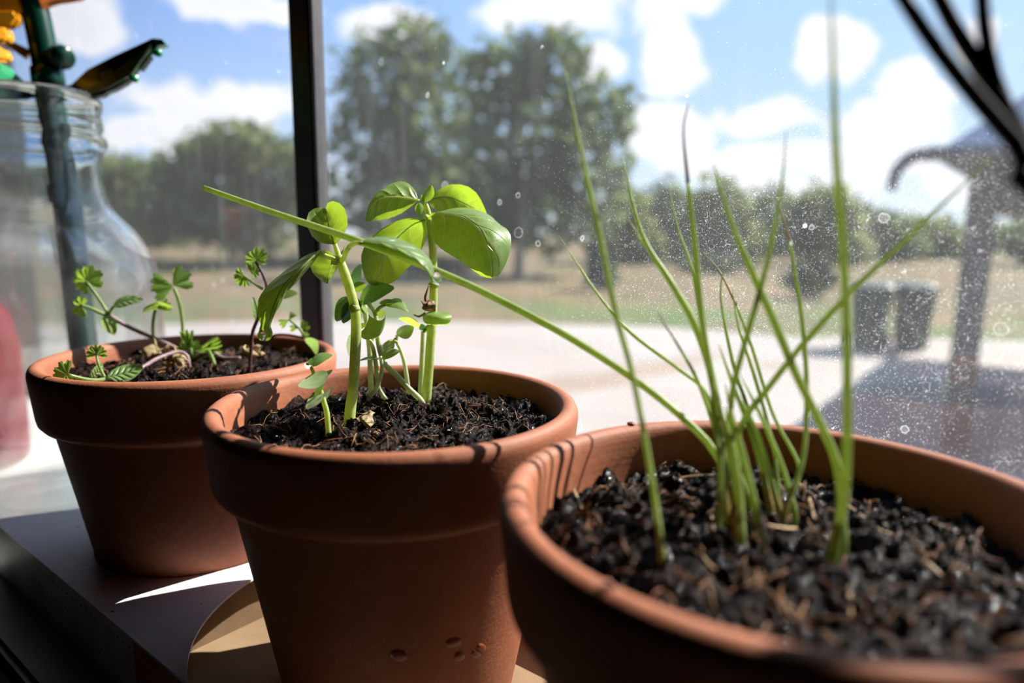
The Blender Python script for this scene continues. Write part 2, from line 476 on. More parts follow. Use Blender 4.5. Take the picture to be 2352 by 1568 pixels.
yp = [PZ(-200, 752, GZ), PZ(300, 748, GZ), PZ(750, 738, GZ), PZ(1150, 744, GZ), PZ(1500, 752, GZ), PZ(1800, 775, GZ), PZ(2100, 778, GZ), PZ(2352, 786, GZ), AB(8.5, 6.5, GZ), AB(9, 0.35, GZ), AB(-14, 0.35, GZ)]
vs, fs = slab_vf([(p.x, p.y) for p in yp], GZ - 0.1, GZ + 0.02)
yard = pym('pavement', vs, fs, yardm, smooth=False); fix_normals(yard); struct(yard)

patm = pbr('brown_paving_shade_tone', (0.17, 0.125, 0.12), (0.20, 0.15, 0.14), 2.0, 0.85, 0.2)  # paving colour darkened to deepen the carport shadow it lies in
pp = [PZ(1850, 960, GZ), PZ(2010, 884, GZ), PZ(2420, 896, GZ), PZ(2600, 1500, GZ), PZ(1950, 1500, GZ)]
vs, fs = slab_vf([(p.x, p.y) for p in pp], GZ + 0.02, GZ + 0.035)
patio_shade = pym('patio_shade', vs, fs, patm, smooth=False); fix_normals(patio_shade); struct(patio_shade)

# ---- carport: posts, header beams, pitched metal roof with a gutter
timber = pbr('dark_timber', (0.07, 0.05, 0.042), (0.10, 0.075, 0.06), 6, 0.8, 0.3)
roofm = pbr('pale_roof_sheet', (0.36, 0.345, 0.38), (0.41, 0.395, 0.43), 1.5, 0.5, 0.4)
gutm = pbr('dark_gutter', (0.07, 0.065, 0.075), None, 1, 0.4, 0.5)
C0 = Vector((3.41, 5.67, 0)); EZ = 0.66
a_c, b_c = C0.dot(AX), C0.dot(NX)
cp = thing('carport', 'open timber carport with pale metal roof and dark gutter at far right', 'carport', C0 + Vector((0, 0, GZ + 0.02)))
LA, LB = 6.0, 7.4
for (da, db) in ((0.32, 0.25), (3.0, LB - 0.3), (LA - 0.3, LB - 0.3), (LA - 0.3, 0.25)):
    boxab('post', a_c + da - 0.1, a_c + da + 0.1, b_c + db - 0.1, b_c + db + 0.1, GZ + 0.02, EZ - 0.02, timber, cp, 0.01)
for (a0, a1, b0, b1) in ((0.22, LA - 0.2, 0.16, 0.32), (0.22, LA - 0.2, LB - 0.4, LB - 0.2), (0.22, 0.4, 0.32, LB - 0.4), (LA - 0.4, LA - 0.2, 0.32, LB - 0.4)):
    boxab('header_beam', a_c + a0, a_c + a1, b_c + b0, b_c + b1, EZ - 0.42, EZ - 0.02, timber, cp, 0.01)
# hip roof
rid = 2.7
e = [AB(a_c, b_c, EZ), AB(a_c + LA, b_c, EZ), AB(a_c + LA, b_c + LB, EZ), AB(a_c, b_c + LB, EZ)]
r1, r2 = AB(a_c + LA / 2, b_c + 2.6, EZ + rid), AB(a_c + LA / 2, b_c + LB - 2.6, EZ + rid)
dz = Vector((0, 0, -0.06))
for nm, pts in (('roof_panel', [e[0], e[1], r1]), ('roof_panel', [e[1], e[2], r2, r1]), ('roof_panel', [e[2], e[3], r2]), ('roof_panel', [e[3], e[0], r1, r2])):
    prism(nm, ([p + dz for p in pts], pts), roofm, cp)
gp_ = [tuple(AB(a_c - 0.05, b_c - 0.06, EZ - 0.02)), tuple(AB(a_c + LA, b_c - 0.06, EZ - 0.02))]
tube('gutter', gp_, [0.06, 0.06], gutm, cp, 10, 6)
tube('downpipe', [AB(a_c - 0.0, b_c - 0.06, EZ - 0.02), AB(a_c - 0.16, b_c - 0.06, EZ - 0.03), AB(a_c - 0.27, b_c - 0.05, EZ - 0.14), AB(a_c - 0.30, b_c - 0.05, EZ - 0.30)], [0.055, 0.055, 0.05, 0.04], gutm, cp, 10, 14)

# ---- two wheeled bins
binm = pbr('dark_green_plastic', (0.010, 0.030, 0.022), (0.014, 0.036, 0.028), 5, 0.45, 0.5)
rubm = pbr('black_rubber', (0.012, 0.012, 0.012), None, 1, 0.7, 0.3)


def wheelie(u, v, lab):
    p = PZ(u, v, GZ + 0.02); c = Vector((p.x, p.y, GZ + 0.02))
    th = thing('wheeled_bin', lab, 'bin', c, 'wheeled bins on the pavement edge')
    X = Vector((0.93, -0.36, 0)); Y = Vector((0.36, 0.93, 0)); Z = Vector((0, 0, 1))
    q = lambda x, y, z: c + X * x + Y * y + Z * z
    ring = lambda w, dpt, z, n=16: [q(w * math.copysign(abs(math.cos(k * 2 * math.pi / n + .2)) ** .35, math.cos(k * 2 * math.pi / n + .2)), dpt * math.copysign(abs(math.sin(k * 2 * math.pi / n + .2)) ** .35, math.sin(k * 2 * math.pi / n + .2)), z) for k in range(n)]
    rr = [ring(.22, .25, .04), ring(.25, .29, .5), ring(.285, .345, .95), ring(.305, .365, .96), ring(.305, .365, .99)]
    vs = [tuple(p) for r in rr for p in r]; n = 16
    fs = [[i * n + k, i * n + (k + 1) % n, (i + 1) * n + (k + 1) % n, (i + 1) * n + k] for i in range(len(rr) - 1) for k in range(n)] + [list(reversed(range(n))), [(len(rr) - 1) * n + k for k in range(n)]]
    pym('bin_body', vs, fs, binm, th, False)
    rr = [ring(.31, .37, .99), ring(.315, .375, 1.02), ring(.24, .30, 1.07)]
    vs = [tuple(p) for r in rr for p in r]
    fs = [[i * n + k, i * n + (k + 1) % n, (i + 1) * n + (k + 1) % n, (i + 1) * n + k] for i in range(2) for k in range(n)] + [list(reversed(range(n))), [2 * n + k for k in range(n)]]
    lid = pym('lid', vs, fs, binm, th, False)
    tube('handle', [q(-.22, .39, .97), q(-.22, .44, .99), q(.22, .44, .99), q(.22, .39, .97)], [.018] * 4, binm, lid, 8, 16)
    for s in (-1, 1):
        tube('wheel', [q(s * .25, .27, .10), q(s * .30, .27, .10)], [.10, .10], rubm, th, 18, 2)


wheelie(1990, 800, 'dark green wheeled bin with a lid, the left one of the pair')
wheelie(2088, 800, 'dark green wheeled bin with a lid, nearest the carport post')


# ---- trees, hedge and shrubs
def leafmat(name, top, back, rough=0.5, mixb=0.5):
    if name in MATS: return MATS[name]
    m, t, out = mat_new(name)
    co = t.new('ShaderNodeNewGeometry').outputs['Position']
    f = t.ramp(t.noise(co, 1.1, 3), 0.3, 0.7)
    d = t.new('ShaderNodeBsdfDiffuse'); t.put(d.inputs[0], t.mix(f, rgb(*top), rgb(*[x * 0.6 for x in top])))
    tl = t.new('ShaderNodeBsdfTranslucent'); t.put(tl.inputs[0], t.mix(f, rgb(*back), rgb(*[x * 0.7 for x in back])))
    mx = t.new('ShaderNodeMixShader'); mx.inputs[0].default_value = mixb
    t.l.new(d.outputs[0], mx.inputs[1]); t.l.new(tl.outputs[0], mx.inputs[2]); t.l.new(mx.outputs[0], out.inputs[0])
    MATS[name] = m
    return m


fol = [leafmat('olive_foliage', (0.17, 0.20, 0.085), (0.25, 0.30, 0.11)), leafmat('grey_green_foliage', (0.14, 0.18, 0.09), (0.21, 0.26, 0.115)), leafmat('dark_foliage', (0.06, 0.075, 0.05), (0.08, 0.10, 0.055))]
barkm = pbr('bark', (0.10, 0.075, 0.055), (0.16, 0.12, 0.09), 3, 0.9, 0.2)


def tree(name, label, lobes, d, trunk, n, mat, leaf=0.30, cat='tree', group=None, shell=0.45):
    base = PZ(trunk, 620, GZ); base = P(trunk, 600, d); base.z = GZ
    th = thing(name, label, cat, base, group)
    tot = sum(l[2] * l[3] for l in lobes); V = []; 
    k = d / F_PX
    cents = []
    for (u, v, ru, rv) in lobes:
        c = P(u, v, d); cents.append((c, ru * k))
        m = int(n * ru * rv / tot)
        q = rng.normal(size=(m, 3)); q /= np.linalg.norm(q, axis=1)[:, None]
        lump = 1 + 0.55 * np.array([mnoise.noise(Vector(x * 2.6) + c) for x in q]) + 0.10 * rng.normal(size=m)
        q *= (shell + (1 - shell) * rng.random((m, 1)) ** 0.5) * lump[:, None]
        V.append(np.array(c) + q * np.array([ru * k, ru * k * 0.85, rv * k]))
    C = np.vstack(V); C = C[C[:, 2] > GZ + 0.1]
    m = len(C)
    a = rng.normal(size=(m, 3)); a /= np.linalg.norm(a, axis=1)[:, None]
    b = np.cross(a, rng.normal(size=(m, 3))); b /= np.linalg.norm(b, axis=1)[:, None]
    s = leaf * (0.5 + rng.random((m, 1)))
    vs = np.stack([C - a * s, C + b * s * 0.5, C + a * s, C - b * s * 0.5], 1).reshape(-1, 3)
    fs = np.arange(m * 4).reshape(-1, 4).tolist()
    cr = pym('crown', vs, fs, mat, th, False)
    top = max(cents, key=lambda x: x[1])[0]
    h = max(c.z for c, _ in cents) - GZ
    r0 = 0.028 * h
    tk = tube('trunk', [base + Vector((0, 0, -0.1)), base + Vector((0.1, 0, h * .25)), (base + Vector((0.1, 0, h * .4))).lerp(top, .3), top], [r0, r0 * .75, r0 * .5, r0 * .12], barkm, th, 8)
    for c, r in cents[:6]:
        tube('branch', [base + Vector((0.1, 0, h * .25)), (base + Vector((0.1, 0, h * .35))).lerp(c, .5) + Vector((0, 0, -.2)), c], [r0 * .45, r0 * .3, r0 * .06], barkm, th, 6)
    return th


tree('leafy_tree', 'tall grey-green tree just right of the black window bar', [(880, 170, 110, 90), (960, 130, 90, 95), (860, 330, 120, 110), (980, 300, 130, 120), (900, 470, 150, 90), (1030, 450, 120, 100)], 36, 930, 5200, fol[1], 0.30, group='big trees beyond the field')
tree('leafy_tree', 'broad tree with sky showing through, behind the tallest left chive blade', [(1160, 180, 110, 85), (1260, 150, 90, 80), (1370, 260, 90, 80), (1200, 330, 140, 100), (1330, 400, 120, 100), (1130, 480, 120, 80), (1260, 500, 140, 70)], 28, 1190, 3900, fol[1], 0.30, group='big trees beyond the field', shell=0.6)
tree('leafy_tree', 'rounded olive-green tree left of the black window bar', [(540, 350, 110, 60), (620, 400, 110, 90), (470, 400, 110, 75), (420, 480, 120, 80), (560, 500, 140, 80)], 38, 530, 5500, fol[0], 0.33, group='big trees beyond the field')
tree('leafy_tree', 'hazy tree low beside the glass bottle shoulder', [(290, 420, 80, 60), (230, 480, 110, 80), (330, 510, 90, 60), (150, 440, 110, 90)], 42, 260, 5000, fol[0], 0.35, group='big trees beyond the field')
tree('leafy_tree', 'distant tree seen through the glass bottle at the left edge', [(20, 440, 120, 100), (-80, 480, 130, 90)], 52, 0, 3000, fol[0], 0.38, group='big trees beyond the field')
for i, (u, tv, hw, d, lab) in enumerate(((1430, 440, 70, 44, 'green bush in the tree line right of the big trees'), (1540, 430, 75, 46, 'green tree in the tree line above the chive tips'),
                                          (1650, 420, 80, 47, 'rounded tree in the middle of the right-hand tree line'), (1770, 432, 80, 51, 'dark tree line bush left of the tallest chive'),
                                          (1890, 428, 80, 45, 'bluish-green tree standing highest behind the tallest chive'), (2000, 475, 85, 44, 'low bush where the tree line steps down'),
                                          (2130, 500, 95, 58, 'low bush of the tree line left of the carport post'), (2270, 510, 90, 64, 'low bush seen under the carport beam'), (2400, 500, 90, 45, 'low bush at the right picture edge under the carport'))):
    tree('hedge_tree', lab, [(u, (tv + 590) / 2, hw, (590 - tv) / 2), (u + 30, 570, hw, 45)], d + (4 if i % 2 else -3), u, 2400, fol[1] if i % 2 else fol[0], 0.32, 'tree', 'tree line beyond the field')
for i, (u, tv, hw, d, lab) in enumerate(((1385, 545, 34, 22, 'dark narrow shrub in the field below the broad tree'), (1860, 600, 45, 20, 'dark shrub in the field left of the tallest chive'), (1010, 590, 90, 30, 'wide dark shrub at the foot of the tall tree'),
                                          (660, 590, 110, 34, 'dark shrub left of the window bar at the field edge'), (1640, 585, 90, 32, 'dark shrub row under the right-hand tree line'), (420, 600, 100, 30, 'grey shrub at the field edge by the bottle'))):
    k = (1.85 * F_PX / d)
    bv = 531 + k
    tree('field_shrub', lab, [(u, (tv + bv) / 2, hw, (bv - tv) / 2)], d, u, 1200, fol[2], 0.16, 'shrub', 'dark shrubs in the dry field')
# ================================================================== POTS AND SOIL
POTS = [Vector((-0.1265, 0.267, -0.0490)), Vector((-0.0348, 0.2028, -0.0505)), Vector((0.0529, 0.125, -0.0496))]   # centre of each rim top
terram, t, out = mat_new('terracotta')
b = t.new('ShaderNodeBsdfPrincipled'); co = t.new('ShaderNodeTexCoord').outputs['Object']
n1 = t.ramp(t.noise(co, 35, 5), 0.3, 0.7); n2 = t.ramp(t.noise(co, 420, 3), 0.45, 0.75)
mpz = t.new('ShaderNodeMapping'); t.put(mpz.inputs[0], co); mpz.inputs['Scale'].default_value = (8, 8, 900)
lines = t.noise(mpz.outputs[0], 1.0, 2)
c = t.mix(n1, rgb(0.36, 0.125, 0.060), rgb(0.30, 0.098, 0.046)); c = t.mix(t.m('MULTIPLY', n2, 0.25), c, rgb(0.46, 0.20, 0.115))
c = t.mix(t.ramp(t.noise(co, 60, 5, 0.7), 0.66, 0.8, 0, 0.35), c, rgb(0.55, 0.36, 0.27))
t.put(b.inputs['Base Color'], c); b.inputs['Roughness'].default_value = 0.62; b.inputs['Specular IOR Level'].default_value = 0.35
h = t.m('ADD', t.m('MULTIPLY', t.noise(co, 900, 3), 0.6), t.m('MULTIPLY', lines, 0.5))
t.put(b.inputs['Normal'], t.bump(h, 0.28, 0.0005)); t.l.new(b.outputs[0], out.inputs[0])
POT_PROF = [(0.0, -0.0945), (0.0335, -0.0945), (0.0352, -0.0935), (0.0360, -0.0915), (0.0400, -0.0700), (0.0440, -0.0480), (0.0484, -0.0245), (0.0487, -0.0232), (0.0500, -0.0226), (0.0520, -0.0220), (0.0532, -0.0205), (0.0536, -0.0185),
            (0.0544, -0.0100), (0.0550, -0.0040), (0.0549, -0.0024), (0.0543, -0.0010), (0.0532, -0.0002), (0.0521, 0.0), (0.0509, -0.0004), (0.0500, -0.0013), (0.0494, -0.0030), (0.0488, -0.0080), (0.0470, -0.0220), (0.0455, -0.0300),
            (0.0440, -0.0380), (0.0325, -0.0870), (0.0, -0.0875)]
POT_LAB = ['terracotta pot of parsley seedlings, furthest back by the glass bottle', 'terracotta pot of basil seedlings in the middle, water spots low on its side', 'terracotta pot of chives, nearest the camera at the right']
FLOORZ = SILL + 0.0032


def pot_prof(c):
    h = c.z - FLOORZ
    return [(r, z if z > -0.03 else -0.03 + (z + 0.03) * (h - 0.03) / (0.0945 - 0.03)) for r, z in POT_PROF]


pots = []
for i, c in enumerate(POTS):
    th = thing('plant_pot', POT_LAB[i], 'plant pot', (c.x, c.y, FLOORZ), 'terracotta pots in a row on the sill')
    body = lathe('pot_body', pot_prof(c), c, terram, th, 128)
    pots.append(th)

soilm, t, out = mat_new('wet_potting_soil')
b = t.new('ShaderNodeBsdfPrincipled'); co = t.new('ShaderNodeTexCoord').outputs['Object']
f1 = t.ramp(t.noise(co, 260, 4, 0.65), 0.35, 0.7); f2 = t.ramp(t.noise(co, 900, 2), 0.55, 0.75)
c = t.mix(f1, rgb(0.0015, 0.0009, 0.0007), rgb(0.026, 0.0105, 0.0055)); c = t.mix(t.m('MULTIPLY', f2, 0.85), c, rgb(0.13, 0.045, 0.02))
t.put(b.inputs['Base Color'], c); t.put(b.inputs['Roughness'], t.ramp(t.noise(co, 500, 2), 0.40, 0.62, 0.10, 0.55)); b.inputs['Specular IOR Level'].default_value = 0.20
t.put(b.inputs['Normal'], t.bump(t.noise(co, 1200, 5, 0.75), 1.0, 0.0014)); t.l.new(b.outputs[0], out.inputs[0])
fibrem = pbr('coir_fibre', (0.36, 0.17, 0.07), (0.16, 0.055, 0.022), 80, 0.6, 0.4)
strawm = pbr('pale_straw', (0.50, 0.34, 0.18), (0.36, 0.22, 0.10), 120, 0.6, 0.4)

SOIL_Z = [-0.0540, -0.0575, -0.0595]
SOIL_LAB = ['dark wet soil filling the parsley pot', 'dark wet soil filling the basil pot', 'coarse wet soil filling the chive pot']
_ico = None


def ico(sub=1):
    bm = bmesh.new(); bmesh.ops.create_icosphere(bm, subdivisions=sub, radius=1.0)
    v = np.array([list(x.co) for x in bm.verts]); f = np.array([[y.index for y in x.verts] for x in bm.faces]); bm.free()
    return v, f


def soil_h(i, x, y):
    """height of the soil of pot i at offset x, y from its centre"""
    r = math.hypot(x, y); p = Vector((x, y, i * 3.7))
    h = SOIL_Z[i] + 0.0016 * (1 - (r / 0.048) ** 2)
    h += 0.0032 * mnoise.noise(p * 75) + 0.0034 * (mnoise.turbulence(p * 190, 3, False) - 0.6)
    h += 0.0016 * (mnoise.turbulence(p * 420, 3, True) - 0.5)
    h += 0.0007 * mnoise.noise(p * 1100)
    return h


def soil(i):
    c = POTS[i]; NR, NA = 130, 330; R = 0.0486
    vs = [(c.x, c.y, soil_h(i, 0, 0))]; fs = []
    for k in range(1, NR + 1):
        r = R * (k / NR)
        for j in range(NA):
            a = 2 * math.pi * (j + 0.5 * (k % 2)) / NA; x, y = r * math.cos(a), r * math.sin(a)
            h = soil_h(i, x, y)
            if k == NR: h -= 0.004
            vs.append((c.x + x, c.y + y, h))
    for j in range(NA): fs.append([0, 1 + j, 1 + (j + 1) % NA])
    for k in range(NR - 1):
        o = 1 + k * NA
        for j in range(NA): fs.append([o + j, o + NA + j, o + NA + (j + 1) % NA, o + (j + 1) % NA])
    s = pym('potting_soil', vs, fs, soilm)
    tag(s, SOIL_LAB[i], 'soil', 'soil in the pots', 'stuff')
    # crumbs lying on it
    tv, tf = ico(1); M = (1200, 2200, 2200)[i]; V = []; Fc = []
    for k in range(M):
        r = 0.0478 * math.sqrt(random.random()); a = random.random() * 2 * math.pi
        x, y = r * math.cos(a), r * math.sin(a); s0 = random.choice((0.00025, 0.0003, 0.0003, 0.0004, 0.0005, 0.0007))
        q = tv * (1 + 0.5 * np.clip(rng.normal(size=(len(tv), 1)), -1.6, 1.6)) * s0 * np.array([1 + .5 * random.random(), 1, .7])
        ca, sa = math.cos(a * 7), math.sin(a * 7)
        q = np.stack([q[:, 0] * ca - q[:, 1] * sa, q[:, 0] * sa + q[:, 1] * ca, q[:, 2]], 1)
        V.append(q + np.array([c.x + x, c.y + y, soil_h(i, x, y) + s0 * 0.35])); Fc.append(tf + k * len(tv))
    cr = pym('soil_crumb', np.vstack(V), np.vstack(Fc).tolist(), soilm, s); cr['kind'] = 'stuff'
    # coir fibres
    V = []; Fc = []
    for k in range((130, 200, 220)[i]):
        r = 0.046 * math.sqrt(random.random()); a = random.random() * 6.283; x, y = r * math.cos(a), r * math.sin(a)
        L = random.uniform(0.003, 0.010); th = random.random() * 6.283; pts = []
        for q in range(4):
            s1 = (q / 3 - .5) * L; xx, yy = x + s1 * math.cos(th) + random.gauss(0, .0003), y + s1 * math.sin(th) + random.gauss(0, .0003)
            rr = math.hypot(xx, yy); 
            if rr > .047: xx *= .047 / rr; yy *= .047 / rr
            pts.append((c.x + xx, c.y + yy, soil_h(i, xx, yy) + random.uniform(0.0001, 0.0014)))
        v, f = tube_vf(pts, [0.00012, 0.00017, 0.00008], 4, 6, 1.0, len(V)); V += v; Fc += f
    fb = pym('coir_fibre', V, Fc, fibrem, s); fb['kind'] = 'stuff'
    return s


soils = [soil(i) for i in range(3)]
# long pale roots and straws lying on the chive soil
for pts in ([(1640, 1240), (1635, 1190), (1645, 1148), (1690, 1136), (1735, 1142)], [(1612, 1262), (1625, 1295), (1642, 1312)], [(1945, 1152), (1985, 1180), (2020, 1205), (2052, 1215)], [(1830, 1110), (1850, 1130), (1862, 1165), (1870, 1195)],
            [(1500, 1100), (1560, 1085), (1640, 1100), (1690, 1098)], [(1318, 1130), (1340, 1155), (1355, 1180)], [(1375, 1100), (1395, 1115)], [(1760, 1225), (1800, 1222), (1830, 1205)], [(1950, 1350), (1955, 1395)], [(2030, 1440), (2045, 1500)], [(2130, 1290), (2165, 1310)]):
    w = []
    for (u, v) in pts:
        p = PZ(u, v, SOIL_Z[2]); q = p - POTS[2]
        rr = math.hypot(q.x, q.y)
        if rr > 0.046: p = Vector((POTS[2].x + q.x * .046 / rr, POTS[2].y + q.y * .046 / rr, p.z)); q = p - POTS[2]
        w.append((p.x, p.y, soil_h(2, q.x, q.y) + 0.0009))
    tube('root', w, [0.0003, 0.0004, 0.0003], strawm, soils[2], 6, 14, 0.6)

# water stains low on the basil pot
wetm = pbr('wet_clay', (0.22, 0.06, 0.016), (0.15, 0.035, 0.01), 300, 0.25, 0.4)
_pr = np.array([0.0360, 0.0400, 0.0440, 0.0484, 0.0532, 0.0550]); _pz = np.array([-0.0915, -0.0700, -0.0480, -0.0245, -0.0205, -0.0040])


def pot_hit(i, u, v):
    q = ray(u, v); c = POTS[i]
    for k in range(4000):
        p = q * (0.05 + k * 0.0001)
        if math.hypot(p.x - c.x, p.y - c.y) < np.interp(p.z - c.z, _pz, _pr): return p
    return p


for k, (u, v, ru, rv, rot) in enumerate(((915, 1506, 23, 16, 0.1), (1042, 1475, 20, 13, -0.3), (1055, 1507, 15, 12, -0.5), (1094, 1500, 13, 12, -0.4), (1106, 1487, 12, 10, 0.6))):
    cn = POTS[1]; vs = []; fs = []; N = 18
    for rr in (0, .5, .8, 1.0):
        for j in range(N):
            a = 2 * math.pi * j / N; w = 1 + 0.14 * mnoise.noise(Vector((math.cos(a) * 2, math.sin(a) * 2, k * 5)))
            du, dv = rr * w * ru * math.cos(a), rr * w * rv * math.sin(a)
            p = pot_hit(1, u + du * math.cos(rot) - dv * math.sin(rot), v + du * math.sin(rot) + dv * math.cos(rot))
            n = Vector((p.x - cn.x, p.y - cn.y, 0)).normalized()
            vs.append(tuple(p + n * (0.0004 * (1 - rr ** 4) - (0.0001 if rr == 1 else 0))))
    for r in range(3):
        for j in range(N): fs.append([r * N + j, r * N + (j + 1) % N, (r + 1) * N + (j + 1) % N, (r + 1) * N + j])
    o = pym('water_spot', vs, fs, wetm, pots[1]); o['label'] = 'glossy wet spot'

# ================================================================== CARDBOARD TRAY
cardw, t, out = mat_new('white_card')
b = t.new('ShaderNodeBsdfPrincipled'); wp = t.new('ShaderNodeNewGeometry').outputs['Position']
n1 = t.noise(wp, 60, 4)
c = t.mix(t.ramp(n1, 0.35, 0.7), rgb(0.78, 0.75, 0.79), rgb(0.70, 0.68, 0.72))
vv = t.vor(wp, 330); sc = t.new('ShaderNodeSeparateColor'); t.put(sc.inputs[0], vv.outputs['Color'])
spk = t.m('MULTIPLY', t.m('LESS_THAN', vv.outputs['Distance'], t.m('MULTIPLY', sc.outputs[1], 0.22)), t.m('LESS_THAN', sc.outputs[0], t.ramp(t.noise(wp, 40, 2), 0.4, 0.7, 0.04, 0.4)))
c = t.mix(t.m('MULTIPLY', spk, 0.85), c, rgb(0.04, 0.025, 0.02))
t.put(b.inputs['Base Color'], c); b.inputs['Roughness'].default_value = 0.45; b.inputs['Specular IOR Level'].default_value = 0.5; t.l.new(b.outputs[0], out.inputs[0])

cardp, t, out = mat_new('printed_card')     # front face: a dashed cut line and small print
b = t.new('ShaderNodeBsdfPrincipled'); wp = t.new('ShaderNodeNewGeometry').outputs['Position']
ca = t.vm('DOT_PRODUCT', wp, tuple(AX)); sp = t.new('ShaderNodeSeparateXYZ'); t.put(sp.inputs[0], wp); cz = sp.outputs[2]
TOPZ = -0.1235
dash = t.m('MULTIPLY', t.m('LESS_THAN', t.m('FRACT', t.m('MULTIPLY', ca, 240)), 0.45), t.m('LESS_THAN', t.m('ABSOLUTE', t.m('SUBTRACT', cz, TOPZ - 0.0042)), 0.00035))
cm = t.new('ShaderNodeCombineXYZ'); t.put(cm.inputs[0], t.m('MULTIPLY', ca, 900)); t.put(cm.inputs[1], t.m('FLOOR', t.m('MULTIPLY', cz, 600)))
glyph = t.m('GREATER_THAN', t.noise(cm.outputs[0], 1.0, 2), 0.52)
row = t.m('LESS_THAN', t.m('FRACT', t.m('MULTIPLY', cz, 600)), 0.55)
area = t.m('MULTIPLY', t.m('MULTIPLY', t.m('GREATER_THAN', cz, TOPZ - 0.0165), t.m('LESS_THAN', cz, TOPZ - 0.0105)), t.m('MULTIPLY', t.m('GREATER_THAN', ca, -0.30), t.m('LESS_THAN', ca, -0.232)))
ink = t.m('MAXIMUM', dash, t.m('MULTIPLY', t.m('MULTIPLY', glyph, row), area))
c = t.mix(t.m('MULTIPLY', ink, 0.75), t.mix(t.ramp(t.noise(wp, 50, 3), 0.3, 0.7), rgb(0.80, 0.81, 0.78), rgb(0.64, 0.64, 0.60)), rgb(0.05, 0.05, 0.05))
t.put(b.inputs['Base Color'], c); b.inputs['Roughness'].default_value = 0.5; t.l.new(b.outputs[0], out.inputs[0])
cardo, t, out = mat_new('rust_card')
b = t.new('ShaderNodeBsdfPrincipled'); wp = t.new('ShaderNodeNewGeometry').outputs['Position']
ca = t.vm('DOT_PRODUCT', wp, tuple(AX)); sp = t.new('ShaderNodeSeparateXYZ'); t.put(sp.inputs[0], wp)
dash = t.m('MULTIPLY', t.m('LESS_THAN', t.m('FRACT', t.m('MULTIPLY', ca, 240)), 0.45), t.m('LESS_THAN', t.m('ABSOLUTE', t.m('SUBTRACT', sp.outputs[2], TOPZ - 0.0042)), 0.00035))
t.put(b.inputs['Base Color'], t.mix(t.m('MULTIPLY', dash, 0.7), rgb(0.55, 0.16, 0.07), rgb(0.1, 0.03, 0.015))); b.inputs['Roughness'].default_value = 0.55; t.l.new(b.outputs[0], out.inputs[0])
kraft = pbr('brown_cardboard', (0.27, 0.18, 0.105), (0.22, 0.145, 0.08), 60, 0.8, 0.2, 0.15, 0.0003)

p1, p2, p3 = [(Vector((c.x, c.y, 0)).dot(AX), Vector((c.x, c.y, 0)).dot(NX)) for c in POTS]
FB = 0.0785; BB = 0.188
tray = thing('cardboard_tray', 'white cardboard tray with cut-out holes holding the terracotta pots', 'tray', AB(p2[0], FB, SILL))
HR = 0.0625
arc = []
a_tip = p2[0] - math.sqrt(HR ** 2 - (p2[1] - FB) ** 2)
ang0 = math.atan2(FB - p2[1], a_tip - p2[0]); ang1 = math.atan2(BB - p2[1], -math.sqrt(HR ** 2 - (BB - p2[1]) ** 2))
ang0 += 2 * math.pi if ang0 < 0 else 0; ang1 += 2 * math.pi if ang1 < 0 else 0
for k in range(33):
    a = ang0 + (ang1 - ang0) * k / 32; arc.append((p2[0] + HR * math.cos(a), p2[1] + HR * math.sin(a)))
outline = [(-0.345, FB)] + arc + [(-0.285, BB)]
o2 = [AB(a, b_, 0) for a, b_ in outline]
hole = [POTS[0] + Vector((0.0397 * math.cos(2 * math.pi * k / 64), 0.0397 * math.sin(2 * math.pi * k / 64), 0)) for k in range(64)]
vs, fs = slab_vf([(p.x, p.y) for p in o2], TOPZ - 0.0009, TOPZ, [[(p.x, p.y) for p in hole]])
top = pym('tray_top', vs, fs, cardw, tray, False); fix_normals(top)
boxab('front_panel', -0.345, -0.2085, FB, FB + 0.0008, SILL, TOPZ - 0.0009, cardp, tray)
boxab('front_panel', -0.2085, a_tip, FB, FB + 0.0008, SILL, TOPZ - 0.0009, cardo, tray)['label'] = 'rust-coloured end of the front panel'
prism('end_panel', ([AB(-0.345, FB + .0008, SILL), AB(-0.3442, FB + .0008, SILL), AB(-0.2842, BB, SILL), AB(-0.285, BB, SILL)], [AB(-0.345, FB + .0008, TOPZ - .0009), AB(-0.3442, FB + .0008, TOPZ - .0009), AB(-0.2842, BB, TOPZ - .0009), AB(-0.285, BB, TOPZ - .0009)]), cardw, tray)
boxab('back_panel', -0.285, 0.03, BB - 0.0008, BB, SILL + 0.001, TOPZ - 0.0009, cardw, tray)
boxab('light_blocker_card', -0.2215, -0.2207, FB + 0.0008, BB - 0.0008, FLOORZ, TOPZ - 0.0009, kraft, tray)  # card added to keep light out from under the tray top
boxab('tray_floor', -0.280, 0.03, FB + 0.0008, BB - 0.0008, SILL + 0.0002, FLOORZ, kraft, tray)

# ================================================================== GLASS BOTTLE, TOY FLOWER, RED BOTTLE
glassm, t, out = mat_new('bottle_glass')
g = t.new('ShaderNodeBsdfGlass'); g.inputs['Color'].default_value = rgb(0.965, 0.985, 0.975); g.inputs['IOR'].default_value = 1.48; g.inputs['Roughness'].default_value = 0.0
tl = t.new('ShaderNodeBsdfTranslucent'); tl.inputs[0].default_value = rgb(0.8, 0.82, 0.86); df = t.new('ShaderNodeBsdfDiffuse'); df.inputs[0].default_value = rgb(0.8, 0.82, 0.86)
ma = t.new('ShaderNodeMixShader'); t.l.new(tl.outputs[0], ma.inputs[1]); t.l.new(df.outputs[0], ma.inputs[2])
mb = t.new('ShaderNodeMixShader'); co = t.new('ShaderNodeTexCoord').outputs['Object']; szd = t.new('ShaderNodeSeparateXYZ'); t.put(szd.inputs[0], co); t.l.new(t.m('MULTIPLY', t.ramp(t.noise(co, 70, 3), 0.3, 0.8, 0.03, 0.10), t.ramp(szd.outputs[2], 0.115, 0.155, 1.0, 0.22)), mb.inputs[0])
